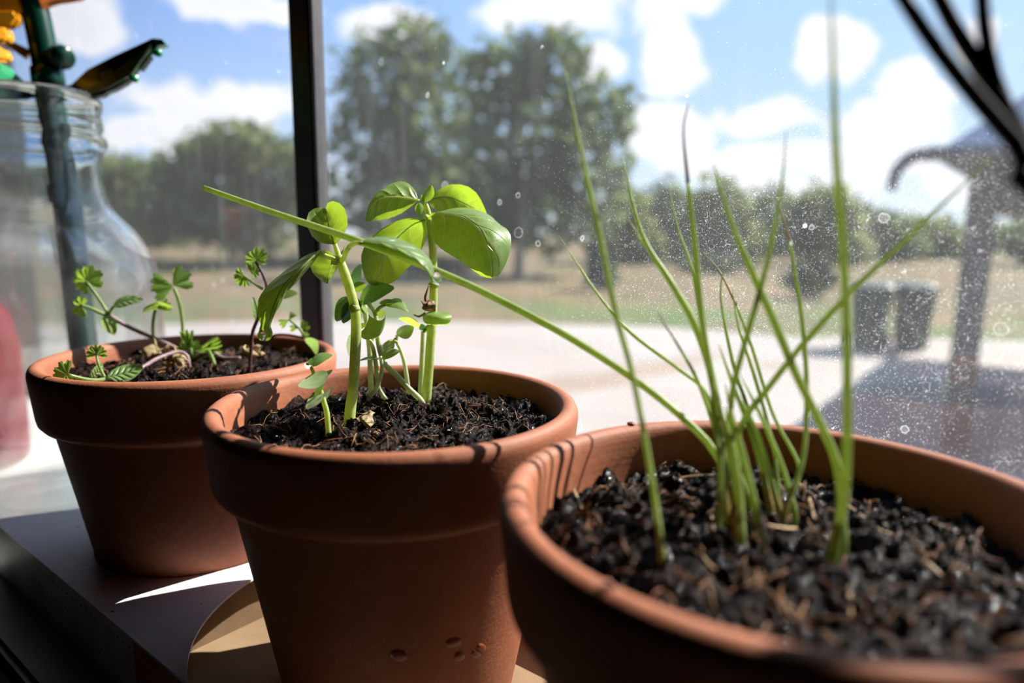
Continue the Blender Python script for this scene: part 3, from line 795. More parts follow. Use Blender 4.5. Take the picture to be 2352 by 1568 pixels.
sz = t.new('ShaderNodeSeparateXYZ'); t.put(sz.inputs[0], co); lw = t.new('ShaderNodeLayerWeight'); lw.inputs[0].default_value = 0.5; trn = t.new('ShaderNodeBsdfTransparent'); trn.inputs[0].default_value = rgb(0.98, 0.99, 0.985)
mc = t.new('ShaderNodeMixShader'); t.l.new(t.m('MAXIMUM', t.m('ADD', t.m('MULTIPLY', t.m('POWER', lw.outputs['Facing'], 2.0), 0.85), 0.12), t.ramp(sz.outputs[2], 0.125, 0.150, 0.0, 0.92)), mc.inputs[0]); t.l.new(trn.outputs[0], mc.inputs[1]); t.l.new(g.outputs[0], mc.inputs[2])
t.l.new(mc.outputs[0], mb.inputs[1]); t.l.new(ma.outputs[0], mb.inputs[2]); t.l.new(mb.outputs[0], out.inputs[0])
JC = Vector((-0.247, 0.360, SILL))
oz = lambda z: z - SILL
JP = [(0.0, 0.004), (0.040, 0.0005), (0.047, 0.0), (0.052, 0.003), (0.0545, 0.010), (0.0550, 0.030), (0.0550, 0.105), (0.0535, oz(-0.0240)), (0.0505, oz(-0.0130)), (0.0443, oz(-0.0020)), (0.0370, oz(0.0060)), (0.0330, oz(0.0125)), (0.0312, oz(0.0200)), (0.0308, oz(0.0280)),
      (0.0314, oz(0.0370)), (0.0335, oz(0.0410)), (0.0350, oz(0.0440)), (0.0335, oz(0.0468)), (0.0318, oz(0.0485)), (0.0330, oz(0.0510)), (0.0338, oz(0.0528)), (0.0326, oz(0.0550)), (0.0322, oz(0.0580)), (0.0334, oz(0.0615)), (0.0336, oz(0.0650)), (0.0322, oz(0.0672)), (0.0300, oz(0.0668)),
      (0.0288, oz(0.0640)), (0.0284, oz(0.0400)), (0.0280, oz(0.0280)), (0.0284, oz(0.0190)), (0.0302, oz(0.0110)), (0.0345, oz(0.0040)), (0.0418, oz(-0.0042)), (0.0478, oz(-0.0150)), (0.0506, oz(-0.0260)), (0.0520, 0.105), (0.0520, 0.030), (0.0510, 0.014), (0.0480, 0.0085), (0.0380, 0.0070), (0.0, 0.0090)]
_jp = catmull([(r, z, 0) for r, z in JP[1:26]], 70); _ji = catmull([(r, z, 0) for r, z in JP[26:-1]], 40)
JP2 = [JP[0]] + [(max(a[0], 0), a[1]) for a in _jp] + [(max(a[0], 0), a[1]) for a in _ji] + [JP[-1]]
bottle = lathe('glass_bottle', JP2, JC, glassm, None, 96)
tag(bottle, 'clear wide-bodied glass bottle with threaded neck at the left edge', 'bottle')

greenp = pbr('dark_green_toy_plastic', (0.003, 0.036, 0.022), (0.003, 0.042, 0.026), 20, 0.22, 0.5)
greenl = pbr('bright_green_toy_plastic', (0.02, 0.32, 0.12), None, 20, 0.25, 0.5)
greenr = pbr('mid_green_toy_plastic', (0.07, 0.17, 0.10), None, 20, 0.35, 0.5)
yelp = pbr('orange_yellow_toy_plastic', (0.85, 0.38, 0.015), None, 20, 0.25, 0.5)
orap = pbr('orange_brown_toy_plastic', (0.50, 0.14, 0.02), None, 20, 0.3, 0.5)
flower = thing('toy_flower', 'toy flower of dark green plastic with orange petals standing in the bottle', 'toy flower', Vector((-0.235, 0.352, SILL + 0.012)))
DJ = 0.358
stp = [P(40, -120, DJ - .004), P(75, 0, DJ - .002), P(103, 130, DJ), P(113, 215, DJ), P(135, 340, DJ), P(160, 520, DJ - .002), P(188, 760, DJ - .006), P(212, 935, DJ - .010)]
stem_ = tube('stem', stp, [0.0066] * 8, greenp, flower, 16, 60)
for (u0, v0, u1, v1) in ((45, -105, 56, -60), (108, 160, 113, 205), (147, 430, 152, 470)):
    tube('joint', [P(u0, v0, DJ), P(u1, v1, DJ)], [0.0078, 0.0078], greenp, stem_, 16, 3)
tube('peg', [P(108, 132, DJ), P(144, 126, DJ - .004)], [0.0042, 0.0046], greenp, flower, 14, 4)
tube('peg', [P(138, 128, DJ - .003), P(145, 134, DJ - .005)], [0.0060, 0.0060], greenp, flower, 14, 3)


def plate(name, px, d0, d1, th, mat, parent, bevel=0.0):
    """flat moulded plate: outline in pixels, d from first to last column, th thick"""
    us = [p[0] for p in px]; u0, u1 = min(us), max(us)
    lo = [P(u, v, d0 + (d1 - d0) * (u - u0) / (u1 - u0)) for (u, v) in px]
    return prism(name, (lo, [p + _f * th for p in lo]), mat, parent, bevel)


lf = plate('leaf', [(152, 205), (200, 160), (262, 128), (350, 88), (362, 92), (360, 112), (340, 122), (346, 128), (322, 160), (314, 156), (300, 178), (290, 190), (262, 206), (245, 212), (235, 220), (205, 226), (178, 214)], DJ - .006, DJ - .030, 0.0032, greenp, flower)
plate('leaf_rib', [(190, 208), (236, 186), (230, 172), (252, 158), (262, 166), (332, 112), (345, 98), (340, 116), (318, 146), (300, 172), (250, 200), (205, 216)], DJ - .0125, DJ - .0315, 0.0022, greenr, lf)
plate('leaf_tip', [(350, 88), (372, 90), (382, 102), (360, 106)], DJ - .031, DJ - .034, 0.0034, greenl, lf)
tube('stud', [P(358, 120, DJ - .032), P(364, 122, DJ - .036)], [.0018, .0018], greenl, lf, 12, 3)
tube('stud', [P(304, 180, DJ - .026), P(310, 181, DJ - .030)], [.0018, .0018], greenl, lf, 12, 3)
tube('petiole', [P(118, 222, DJ - .002), P(140, 216, DJ - .006), P(170, 208, DJ - .009)], [.004, .003, .003], greenp, lf, 10, 10)
lf2 = plate('leaf', [(-60, 120), (-20, 132), (12, 150), (45, 182), (70, 208), (40, 214), (-10, 206), (-60, 190)], DJ - .03, DJ - .004, 0.004, greenl, flower)
plate('leaf_underside', [(-60, 188), (0, 188), (52, 204), (72, 210), (50, 222), (-10, 222), (-60, 205)], DJ - .031, DJ - .004, 0.0036, greenp, lf2)
for k, pts in enumerate(([(-40, -60), (18, -50), (46, -8), (50, 20), (30, 38), (-40, 30)], [(-40, 20), (30, 22), (44, 40), (28, 60), (-40, 62)], [(-40, 62), (10, 58), (24, 80), (14, 96), (-40, 92)], [(-40, 92), (4, 106), (20, 122), (12, 138), (-40, 142)])):
    plate('petal', pts, DJ - .012 - .006 * k, DJ - .008 - .004 * k, 0.005, yelp, flower, 0.0012)
for k, pts in enumerate(([(60, -60), (140, -70), (195, -22), (188, -4), (120, 6), (92, 20), (84, -6)], [(-20, -90), (70, -110), (100, -40), (60, -30), (-10, -40)])):
    plate('petal', pts, DJ - .01 - .012 * k, DJ + .006, 0.004, orap, flower, 0.001)
tube('tendril', [P(-30, 78, DJ - .012), P(0, 88, DJ - .008), P(35, 108, DJ - .003), P(66, 126, DJ)], [.0016, .0018, .0022, .003], orap, flower, 8, 14)

redm, t, out = mat_new('red_glazed_bottle')
b = t.new('ShaderNodeBsdfPrincipled'); b.inputs['Base Color'].default_value = rgb(0.22, 0.008, 0.018); b.inputs['Roughness'].default_value = 0.2
t.l.new(b.outputs[0], out.inputs[0])
RC = Vector((-0.338, 0.412, SILL))
RP = [(0, 0), (.026, 0), (.029, .003), (.030, .010), (.030, .075), (.026, .095), (.016, .110), (.0125, .120), (.0120, .155), (.0145, .158), (.0145, .165), (.010, .1655), (.0095, .12), (.012, .110), (.02, .098), (.026, .075), (.026, .008), (0, .006)]
rb = lathe('red_bottle', RP, RC, redm, None, 48); tag(rb, 'tall red bottle half hidden behind the clear glass bottle', 'bottle')

# ================================================================== DARK DRIED PLANT IN A VASE AT THE RIGHT
darkm = pbr('black_dried_stem', (0.010, 0.008, 0.007), (0.02, 0.015, 0.012), 90, 0.6, 0.3)
vasem = pbr('black_glazed_vase', (0.012, 0.012, 0.014), None, 1, 0.15, 0.6)
VC = Vector((0.142, 0.062, SILL))
vase = lathe('vase', [(0, 0), (.022, 0), (.028, .004), (.033, .03), (.034, .06), (.028, .09), (.018, .108), (.0165, .116), (.0185, .122), (.0165, .122), (.0145, .116), (.016, .108), (.026, .09), (.031, .06), (.03, .03), (.024, .007), (0, .006)], VC, vasem, None, 48)
tag(vase, 'small black vase at the right end of the row, holding the dark stems', 'vase')
dp = thing('dried_plant', 'black curving stems of a dried plant crossing the upper right corner', 'plant', VC + Vector((0, 0, .010)))
vb = VC + Vector((0, 0, .012)); vm = VC + Vector((-.002, .003, .119))
DD = 0.092
mk = lambda pts: [vb, vm] + [P(u, v, d) for (u, v, d) in pts]
tube('stem', mk([(2490, 500, .088), (2352, 350, DD), (2240, 222, DD), (2150, 108, DD), (2075, -5, DD + .001), (1990, -160, DD + .003), (1930, -420, DD + .006), (1900, -760, DD + .010)]), [.0016, .0018, .0018, .0018, .0017, .0016, .0014, .0011, .0008, .0003], darkm, dp, 8, 70)
tube('stem', mk([(2500, 500, .090), (2360, 340, DD + .002), (2290, 215, DD + .003), (2215, 100, DD + .004), (2155, -10, DD + .004), (2080, -190, DD + .004), (2030, -480, DD + .003), (2020, -860, DD + .002)]), [.0016, .0018, .0022, .0027, .0026, .0019, .0015, .0012, .0009, .0003], darkm, dp, 8, 70)
tube('stem', mk([(2500, 520, .091), (2375, 360, DD + .003), (2300, 220, DD + .003), (2270, 120, DD + .003), (2255, -10, DD + .003), (2250, -220, DD + .003), (2260, -520, DD + .002), (2290, -900, DD)]), [.0016, .0018, .0018, .0018, .0016, .0014, .0012, .001, .0008, .0003], darkm, dp, 8, 70)
for (e0, e1, e2, w) in (((.144, .095, .008), (.138, .116, .034), (.128, .134, .062), .030), ((.15, .08, .0), (.165, .10, .035), (.175, .112, .080), .012)):  # unseen off-frame leaves, added and shaped to shade the chive pot's front rim
    pts = catmull([vm, e0, e1, e2], 14); vs = []; fs = []
    side = Vector((1, -.1, 0)).normalized()
    for k, p in enumerate(pts):
        s = k / 13; hw = w * math.sin(math.pi * min(1, s * .97 + .03)) ** .8 * s ** .5
        for q in (-1, 0, 1): vs.append(tuple(Vector(p) + side * hw * q + Vector((0, 0, -.25 * hw * abs(q)))))
    for k in range(13):
        for q in range(2): fs.append([k * 3 + q, k * 3 + q + 1, k * 3 + 4 + q, k * 3 + 3 + q])
    o = pym('leaf', vs, fs, darkm, dp)
    md = o.modifiers.new('thick', 'SOLIDIFY'); md.thickness = 0.0005
# ================================================================== SEEDLINGS
def plantmat(name, top, back, vein, rough=0.35, tmix=0.55, veins=True, spec=0.5):
    if name in MATS: return MATS[name]
    m, t, out = mat_new(name)
    uv = t.new('ShaderNodeUVMap').outputs[0]; sp = t.new('ShaderNodeSeparateXYZ'); t.put(sp.inputs[0], uv)
    s = sp.outputs[0]; at_ = t.m('ABSOLUTE', t.m('SUBTRACT', t.m('MULTIPLY', sp.outputs[1], 2.0), 1.0))
    co = t.new('ShaderNodeTexCoord').outputs['Object']
    n = t.noise(co, 420, 3)
    d = t.new('ShaderNodeBsdfPrincipled'); tl = t.new('ShaderNodeBsdfTranslucent')
    ctop = t.mix(t.ramp(n, 0.3, 0.7), rgb(*top), rgb(*[x * 0.8 for x in top])); cb = t.mix(t.ramp(n, 0.3, 0.7), rgb(*back), rgb(*[x * 0.86 for x in back]))
    h = t.m('MULTIPLY', n, 0.25)
    if veins:
        mid = t.ramp(at_, 0.075, 0.02)
        fr = t.m('FRACT', t.m('SUBTRACT', t.m('MULTIPLY', s, 5.5), t.m('MULTIPLY', t.m('POWER', at_, 0.8), 1.35)))
        sv = t.m('MULTIPLY', t.ramp(t.m('ABSOLUTE', t.m('SUBTRACT', fr, 0.5)), 0.44, 0.497), t.ramp(at_, 0.9, 0.6))
        v = t.m('MAXIMUM', mid, t.m('MULTIPLY', sv, 0.55))
        ctop = t.mix(t.m('MULTIPLY', v, 0.55), ctop, rgb(*vein)); cb = t.mix(t.m('MULTIPLY', v, 0.5), cb, rgb(*vein))
        h = t.m('ADD', t.m('SUBTRACT', h, t.m('MULTIPLY', v, 0.5)), t.m('MULTIPLY', t.m('SINE', t.m('MULTIPLY', fr, 3.14159)), t.ramp(at_, 1.0, 0.5, 0.0, 0.9)))
        h = t.m('ADD', h, t.m('MULTIPLY', t.ramp(at_, 0.0, 0.22), 0.5))
    t.put(d.inputs['Base Color'], ctop); d.inputs['Roughness'].default_value = rough; d.inputs['Specular IOR Level'].default_value = spec
    t.put(tl.inputs[0], cb); t.put(d.inputs['Normal'], t.bump(h, 0.7, 0.0007))
    mx = t.new('ShaderNodeMixShader'); mx.inputs[0].default_value = tmix
    t.l.new(d.outputs[0], mx.inputs[1]); t.l.new(tl.outputs[0], mx.inputs[2]); t.l.new(mx.outputs[0], out.inputs[0])
    MATS[name] = m
    return m


basil_m = plantmat('basil_leaf', (0.24, 0.37, 0.11), (0.42, 0.60, 0.035), (0.58, 0.74, 0.28), 0.38, 0.48, True, 0.9)
basil_d = plantmat('basil_leaf_dark', (0.08, 0.20, 0.04), (0.18, 0.38, 0.04), (0.15, 0.30, 0.08), 0.25, 0.5, False)
basil_s = plantmat('young_basil_leaf', (0.22, 0.36, 0.09), (0.42, 0.60, 0.035), (0.5, 0.7, 0.2), 0.38, 0.48, False)
cotyl_m = plantmat('cotyledon', (0.24, 0.38, 0.08), (0.58, 0.78, 0.10), (0.42, 0.58, 0.2), 0.45, 0.5, False)
cotyl_p = plantmat('pale_cotyledon', (0.40, 0.50, 0.25), (0.4, 0.55, 0.18), (0.42, 0.58, 0.2), 0.5, 0.35, False)
pars_m = plantmat('parsley_leaf', (0.15, 0.27, 0.05), (0.36, 0.54, 0.06), (0.3, 0.45, 0.12), 0.4, 0.55, False)
pars_c = plantmat('parsley_cotyledon', (0.24, 0.40, 0.12), (0.40, 0.60, 0.14), (0.3, 0.45, 0.12), 0.4, 0.45, True)
stem_g = plantmat('basil_stem', (0.60, 0.70, 0.24), (0.72, 0.82, 0.24), (0, 0, 0), 0.45, 0.42, False)
stem_w = plantmat('pale_stem', (0.68, 0.74, 0.44), (0.7, 0.76, 0.4), (0, 0, 0), 0.45, 0.4, False)
stem_pp = plantmat('pink_parsley_stem', (0.50, 0.33, 0.36), (0.5, 0.32, 0.36), (0, 0, 0), 0.4, 0.25, False)
stem_dp = plantmat('purple_parsley_stem', (0.13, 0.055, 0.065), (0.2, 0.08, 0.09), (0, 0, 0), 0.4, 0.25, False)
stem_pg = plantmat('parsley_stem', (0.30, 0.42, 0.12), (0.42, 0.55, 0.14), (0, 0, 0), 0.4, 0.4, False)
chive_m = plantmat('chive_blade', (0.42, 0.53, 0.20), (0.60, 0.72, 0.24), (0, 0, 0), 0.35, 0.48, False)
chive_y = plantmat('yellowing_chive', (0.42, 0.34, 0.09), (0.55, 0.42, 0.10), (0, 0, 0), 0.5, 0.35, False)
chive_b = plantmat('dried_chive', (0.40, 0.28, 0.20), (0.5, 0.34, 0.22), (0, 0, 0), 0.6, 0.3, False)
dry_m = plantmat('dried_leaf', (0.50, 0.38, 0.20), (0.5, 0.34, 0.14), (0, 0, 0), 0.7, 0.25, False)
husk_m = plantmat('brown_husk', (0.20, 0.10, 0.04), (0.3, 0.15, 0.05), (0, 0, 0), 0.6, 0.2, False)


def surf(name, L, M, R, mat, parent, nu=26, nv=12, puff=0.0, serr=0.0, thick=0.00022, crum=0.0):
    """leaf blade from three rails of (u, v, d): left edge, midrib, right edge"""
    l, m, r = (catmull([P(*q) for q in K], nu + 1) for K in (L, M, R))
    vs = []; fs = []; uvs = []
    nrm = np.cross(np.gradient(m, axis=0), r - l); nrm /= np.linalg.norm(nrm, axis=1)[:, None] + 1e-12
    for i in range(nu + 1):
        s = i / nu
        for j in range(nv + 1):
            x = 2 * j / nv - 1
            p = m[i] + (r[i] - l[i]) / 2 * x + ((l[i] + r[i]) / 2 - m[i]) * x * x
            if puff:
                ph = s * 5.5 - abs(x) ** .8 * 1.35
                p = p + nrm[i] * puff * math.sin(math.pi * (ph % 1)) ** 1.0 * (1 - x ** 6) * min(1, 6 * abs(x)) * math.sin(math.pi * s) ** .5
            if serr and j in (0, nv):
                p = p + (p - m[i]) * serr * (1 if i % 3 == 0 else -0.3)
            if crum: p = p + crum * np.array(mnoise.noise_vector(Vector(p) * 380)) + 0.4 * crum * np.array(mnoise.noise_vector(Vector(p) * 900))
            vs.append(p); uvs.append((s, (x + 1) / 2))
    for i in range(nu):
        for j in range(nv):
            fs.append([i * (nv + 1) + j, i * (nv + 1) + j + 1, (i + 1) * (nv + 1) + j + 1, (i + 1) * (nv + 1) + j])
    o = pym(name, vs, fs, mat, None)
    uvl = o.data.uv_layers.new(name='UVMap')
    idx = np.zeros(len(o.data.loops), dtype=np.int32); o.data.loops.foreach_get('vertex_index', idx)
    uvl.data.foreach_set('uv', np.array(uvs)[idx].ravel())
    if parent is not None: adopt(o, parent)
    return o


def rib(parent, pts, r, mat=None):
    return tube('midrib', [P(*q) for q in pts], [r, r * .8, r * .3], mat or stem_g, parent, 6, 18)


def oval(name, a, b, hw, mat, parent, tilt=0.0, bend=0.0, cup=0.0, k=0.75, nu=14, nv=8, d2=None, thick=0.0004):
    """simple oval leaf from a=(u,v,d) to b=(u,v,d); hw half width in px, tilt = depth change across"""
    if mat is basil_m: mat = basil_s
    (u0, v0, d0), (u1, v1, d1) = a, b
    dx, dy = u1 - u0, v1 - v0; L = math.hypot(dx, dy); px, py = -dy / L, dx / L
    Ls, Ms, Rs = [], [], []
    for i in range(9):
        s = i / 8; w = hw * math.sin(math.pi * (0.03 + 0.94 * s) ** k) ** .75
        cu, cv, cd = u0 + dx * s + px * bend * math.sin(math.pi * s), v0 + dy * s + py * bend * math.sin(math.pi * s), d0 + (d1 - d0) * s
        Ls.append((cu - px * w, cv - py * w, cd - tilt * w / hw + cup * (w / hw))); Ms.append((cu, cv, cd)); Rs.append((cu + px * w, cv + py * w, cd + tilt * w / hw + cup * (w / hw)))
    return surf(name, Ls, Ms, Rs, mat, parent, nu, nv, thick=thick)


def stalk(name, pts, rpx, mat, parent, sides=10, n=None):
    """stem through (u, v, d) points; radii in px at those points"""
    w = [P(*q) for q in pts]
    rr = [r * q[2] / F_PX for r, q in zip(rpx, pts)] if isinstance(rpx, (list, tuple)) else [rpx * q[2] / F_PX for q in pts]
    return tube(name, w, rr, mat, parent, sides, n)


def rooted(pts, i, drop=0.004):
    """push the first point down into the soil of pot i"""
    p = P(*pts[0]); q = p - Vector((0, 0, drop)); dd = q.dot(_f)
    u = 1176 + F_PX * q.dot(_r) / dd; v = 784 - F_PX * q.dot(_u) / dd
    return [(u, v, dd)] + list(pts)


def base_of(pts):
    p = P(*pts[0]); return p


SEED_G = 'basil seedlings in the middle pot'
# ---------------------------------------------------------------- basil A: front left plant with drooping leaves
d = 0.2065
A = thing('basil_plant', 'basil plant with two drooping leaves that carry water drops', 'basil plant', P(803, 975, d), SEED_G)
sp_ = [(802, 976, d), (806, 930, d), (811, 893, d), (815, 829, d), (818, 756, d), (815, 709, d), (803, 662, d), (793, 632, d), (783, 602, d), (778, 588, d)]
stalk('stem', rooted(sp_, 1), [13, 13, 12.5, 12, 12, 12, 12, 11, 11, 11.5, 9], stem_g, A, 14, 60)
tube('stem_node', [P(809, 700, d), P(814, 708, d), P(818, 716, d)], [.00150, .00172, .00150], stem_g, A, 14, 6)
stalk('upper_stem', [(779, 595, d), (775, 578, d + .0005), (769, 560, d + .001)], [7, 6.5, 5], stem_g, A, 10)
l = surf('leaf', [(767, 561, d + .001), (742, 559, d - .001), (721, 547, d - .0015), (709, 526, d - .0015), (705, 500, d - .001), (716, 482, d), (738, 476, d + .002), (748, 479, d + .004)],
         [(767, 561, d + .001), (762, 545, d + .0015), (757, 525, d + .002), (752, 505, d + .0025), (749, 490, d + .003), (748, 479, d + .004)],
         [(768, 561, d + .001), (776, 556, d), (790, 538, d - .001), (798, 515, d - .0015), (796, 492, d - .001), (785, 471, d), (766, 462, d + .0015), (753, 466, d + .003), (748, 479, d + .004)], basil_m, A, puff=0.0003, serr=.02)
rib(l, [(767, 561, d + .0006), (757, 525, d + .0016), (749, 490, d + .0026)], .00030)
surf('leaf', [(774, 590, d + .003), (750, 574, d + .004), (728, 585, d + .003), (713, 607, d + .003), (720, 628, d + .004), (738, 645, d + .0055), (753, 652, d + .007)],
     [(774, 590, d + .003), (766, 602, d + .0045), (760, 620, d + .006), (755, 638, d + .007), (753, 652, d + .007)],
     [(774, 588, d + .003), (790, 570, d + .004), (792, 560, d + .005), (788, 580, d + .006), (774, 612, d + .006), (763, 633, d + .0065), (753, 652, d + .007)], basil_m, A, puff=0.0002, serr=.02)
stalk('petiole', [(780, 603, d), (766, 594, d - .001), (748, 587, d - .002), (734, 578, d - .003)], [6, 5.5, 5, 5], stem_g, A)
# long left leaf, folded lengthwise, hanging
dl = d - .003
l = surf('leaf', [(736, 574, dl), (704, 586, dl + .003), (682, 600, dl + .004), (649, 626, dl + .004), (617, 653, dl + .002), (596, 682, dl - .001), (590, 708, dl - .003), (593, 729, dl - .004), (599, 745, dl - .005), (594, 762, dl - .005), (608, 784, dl - .006)],
         [(735, 576, dl), (716, 594, dl - .002), (695, 614, dl - .004), (668, 640, dl - .005), (645, 668, dl - .006), (630, 700, dl - .007), (619, 728, dl - .007), (612, 752, dl - .007), (611, 770, dl - .0065), (608, 784, dl - .006)],
         [(737, 579, dl), (715, 609, dl - .001), (683, 646, dl - .003), (657, 674, dl - .004), (644, 700, dl - .005), (629, 727, dl - .0055), (622, 748, dl - .006), (627, 767, dl - .006), (619, 781, dl - .006), (608, 784, dl - .006)], basil_m, A, 34, 14, puff=0.00015, serr=.01)
rib(l, [(735, 575, dl - .0004), (695, 612, dl - .0044), (645, 667, dl - .0064), (612, 752, dl - .0074)], .00032)
# right arching leaf
stalk('petiole', [(783, 600, d), (790, 592, d - .004), (797, 574, d - .011), (811, 560, d - .020), (830, 558, d - .0275)], [6, 6, 5.5, 5.5, 5], stem_g, A)
dr = d - .0275
l = surf('leaf', [(826, 557, dr), (845, 547, dr + .002), (880, 543, dr + .004), (910, 547, dr + .005), (946, 561, dr + .005), (976, 581, dr + .004), (991, 602, dr + .002), (996, 622, dr), (997, 650, dr - .002)],
         [(826, 558, dr), (845, 555, dr - .001), (880, 558, dr - .002), (912, 568, dr - .003), (946, 583, dr - .0035), (973, 603, dr - .0035), (987, 624, dr - .003), (997, 650, dr - .002)],
         [(827, 560, dr), (857, 570, dr - .001), (891, 582, dr - .002), (937, 596, dr - .003), (965, 608, dr - .003), (979, 621, dr - .003), (988, 641, dr - .0025), (997, 650, dr - .002)], basil_m, A, 30, 12, puff=0.0002, serr=.01)

# ---------------------------------------------------------------- basil B: back right plant, five big leaves
d = 0.2370
B = thing('basil_plant', 'tallest basil plant with big puckered leaves at its top', 'basil plant', P(978, 918, d), SEED_G)
sp_ = [(979, 918, d), (984, 860, d), (988, 800, d), (994, 720, d), (996, 655, d), (995, 600, d), (992, 550, d), (986, 505, d), (981, 480, d), (976, 468, d)]
stalk('stem', rooted(sp_, 1), [11.5, 11.5, 11, 11, 10.5, 10, 9.5, 9, 9, 8.5, 6], stem_g, B, 14, 60)
tube('stem_node', [P(996, 650, d), P(996, 655, d), P(996, 660, d)], [.0016, .0021, .0016], stem_g, B, 14, 6)
l = surf('leaf', [(960, 458, d), (951, 434, d + .002), (928, 417, d + .003), (898, 422, d + .002), (868, 442, d), (848, 469, d - .003), (838, 508, d - .004)],
         [(962, 459, d), (940, 455, d - .001), (918, 453.5, d - .002), (889, 453, d - .003), (866, 460, d - .004), (850, 480, d - .0045), (838, 508, d - .004)],
         [(960, 460, d), (949, 470, d), (921, 490, d + .001), (891, 502, d + .001), (866, 506, d), (850, 508, d - .002), (838, 508, d - .004)], basil_m, B, puff=0.00035, serr=.015)
rib(l, [(964, 460, d - .0006), (920, 453.5, d - .0026), (888, 453, d - .0036), (866, 460, d - .0044)], .00038)
d2 = d + .004
l = surf('leaf', [(985, 462, d2), (994, 478, d2 + .001), (1027, 493, d2 + .002), (1073, 500, d2 + .002), (1100, 500, d2 + .001), (1119, 492, d2)],
         [(984, 459, d2), (1015, 453, d2 + .002), (1040, 455, d2 + .004), (1063, 464, d2 + .005), (1090, 478, d2 + .004), (1119, 492, d2)],
         [(984, 456, d2), (1004, 438, d2 + .001), (1034, 424, d2 + .001), (1068, 426, d2), (1092, 441, d2 - .001), (1107, 464, d2 - .001), (1119, 492, d2)], basil_m, B, puff=0.0003, serr=.015)
rib(l, [(984, 459, d2), (1015, 453, d2 + .0016), (1040, 455, d2 + .0036), (1090, 478, d2 + .0036)], .00036)
d3 = d - .003
big = surf('leaf', [(981, 502, d3), (994, 488, d3 - .002), (1027, 483, d3 - .001), (1045, 478, d3 + .001), (1073, 477, d3 + .001), (1119, 491, d3 - .002), (1148, 515, d3 - .006), (1168, 530, d3 - .009), (1174, 556, d3 - .012), (1167, 592, d3 - .014), (1148, 630, d3 - .015), (1130, 639, d3 - .016)],
           [(982, 503, d3), (1000, 492, d3 - .004), (1027, 490, d3 - .008), (1061, 497, d3 - .012), (1089, 514, d3 - .015), (1108, 538, d3 - .018), (1118, 565, d3 - .0195), (1127, 602, d3 - .019), (1130, 639, d3 - .016)],
           [(981, 504, d3), (984, 520, d3 - .004), (992, 545, d3 - .006), (1010, 568, d3 - .008), (1035, 585, d3 - .010), (1060, 600, d3 - .012), (1080, 616, d3 - .013), (1102, 631, d3 - .0145), (1116, 637, d3 - .0155), (1130, 639, d3 - .016)], basil_m, B, 44, 24, puff=0.0011, serr=.008)
stalk('petiole', [(985, 500, d), (979, 498, d - .002), (982, 503, d - .003)], [6, 6, 5], stem_g, B)
d4 = d + .002
l = surf('leaf', [(978, 503, d4), (958, 500, d4 - .001), (923, 504, d4 - .003), (889, 518, d4 - .004), (860, 540, d4 - .004), (834, 572, d4 - .003), (830, 602, d4 - .001), (836, 632, d4 + .001), (848, 652, d4 + .001), (872, 660, d4)],
         [(978, 504, d4), (962, 510, d4 + .002), (939, 522, d4 + .004), (912, 543, d4 + .005), (890, 574, d4 + .006), (877, 605, d4 + .005), (870, 635, d4 + .003), (872, 660, d4)],
         [(980, 506, d4), (981, 528, d4 + .001), (977, 552, d4 + .001), (966, 578, d4 + .001), (949, 602, d4 + .001), (928, 624, d4 + .001), (905, 647, d4), (872, 660, d4)], basil_m, B, 32, 16, puff=0.0003, serr=.01)
rib(l, [(980, 503, d4), (939, 522, d4 + .0034), (890, 574, d4 + .0054), (870, 635, d4 + .0024)], .0003)
oval('young_leaf', (976, 463, d), (991, 425, d - .002), 12, basil_m, B, .0015, 2, -.001, 0.9)
oval('young_leaf', (962, 466, d), (967, 497, d + .001), 11, basil_m, B, -.001, 0, .001, 0.9)
oval('young_leaf', (974, 468, d - .002), (968, 447, d - .003), 5, basil_m, B)
# dry husk hanging on its stem
stalk('dry_stalk', [(986, 655, d - .002), (981, 668, d - .003), (977, 682, d - .003), (979, 695, d - .003)], [2, 2.2, 3, 4], husk_m, B, 8, 14)
surf('dry_husk', [(964, 688, d - .004), (968, 700, d - .006), (972, 711, d - .006), (982, 714, d - .004)], [(972, 695, d - .004), (982, 697, d - .009), (986, 705, d - .009), (990, 713, d - .004)], [(990, 686, d - .003), (998, 694, d - .005), (1002, 702, d - .005), (998, 711, d - .004)], husk_m, B, 18, 12, crum=.0012)
surf('dry_strip', [(950, 721, d - .006), (962, 724, d - .006), (976, 716, d - .005)], [(950, 723, d - .006), (962, 727, d - .006), (977, 719, d - .005)], [(951, 725, d - .006), (963, 729, d - .006), (978, 722, d - .005)], dry_m, B, 10, 3)

# ---------------------------------------------------------------- small basil seedlings
d = 0.1955
S = thing('basil_seedling', 'small pale basil seedling at the front left of the basil pot', 'seedling', P(755, 998, d), SEED_G)
stalk('stem', rooted([(755, 999, d), (751, 950, d), (745, 926, d), (738, 902, d), (731, 880, d), (722, 860, d), (714, 842, d)], 1), [7, 7, 6.5, 6.5, 6, 5.5, 5, 4], stem_g, S, 10, 30)
oval('cotyledon', (752, 857, d - .001), (685, 886, d - .005), 17, cotyl_p, S, .003, -4, -.001)
oval('cotyledon', (745, 862, d), (764, 849, d + .003), 5, cotyl_p, S, .002)
oval('cotyledon', (740, 905, d - .001), (703, 938, d - .005), 13, cotyl_p, S, .003, 2, -.001)
oval('cotyledon', (738, 920, d - .001), (763, 889, d + .001), 7, cotyl_p, S, .002, 0, -.001)
oval('leaf', (724, 912, d - .002), (744, 877, d - .002), 7, cotyl_m, S, .002)
oval('leaf', (716, 838, d), (764, 815, d + .003), 12, basil_m, S, -.003, -6, .001)
oval('bud_leaf', (714, 842, d), (700, 836, d - .001), 7, basil_d, S, .001); oval('bud_leaf', (712, 838, d), (716, 822, d + .001), 6, basil_d, S, .001)

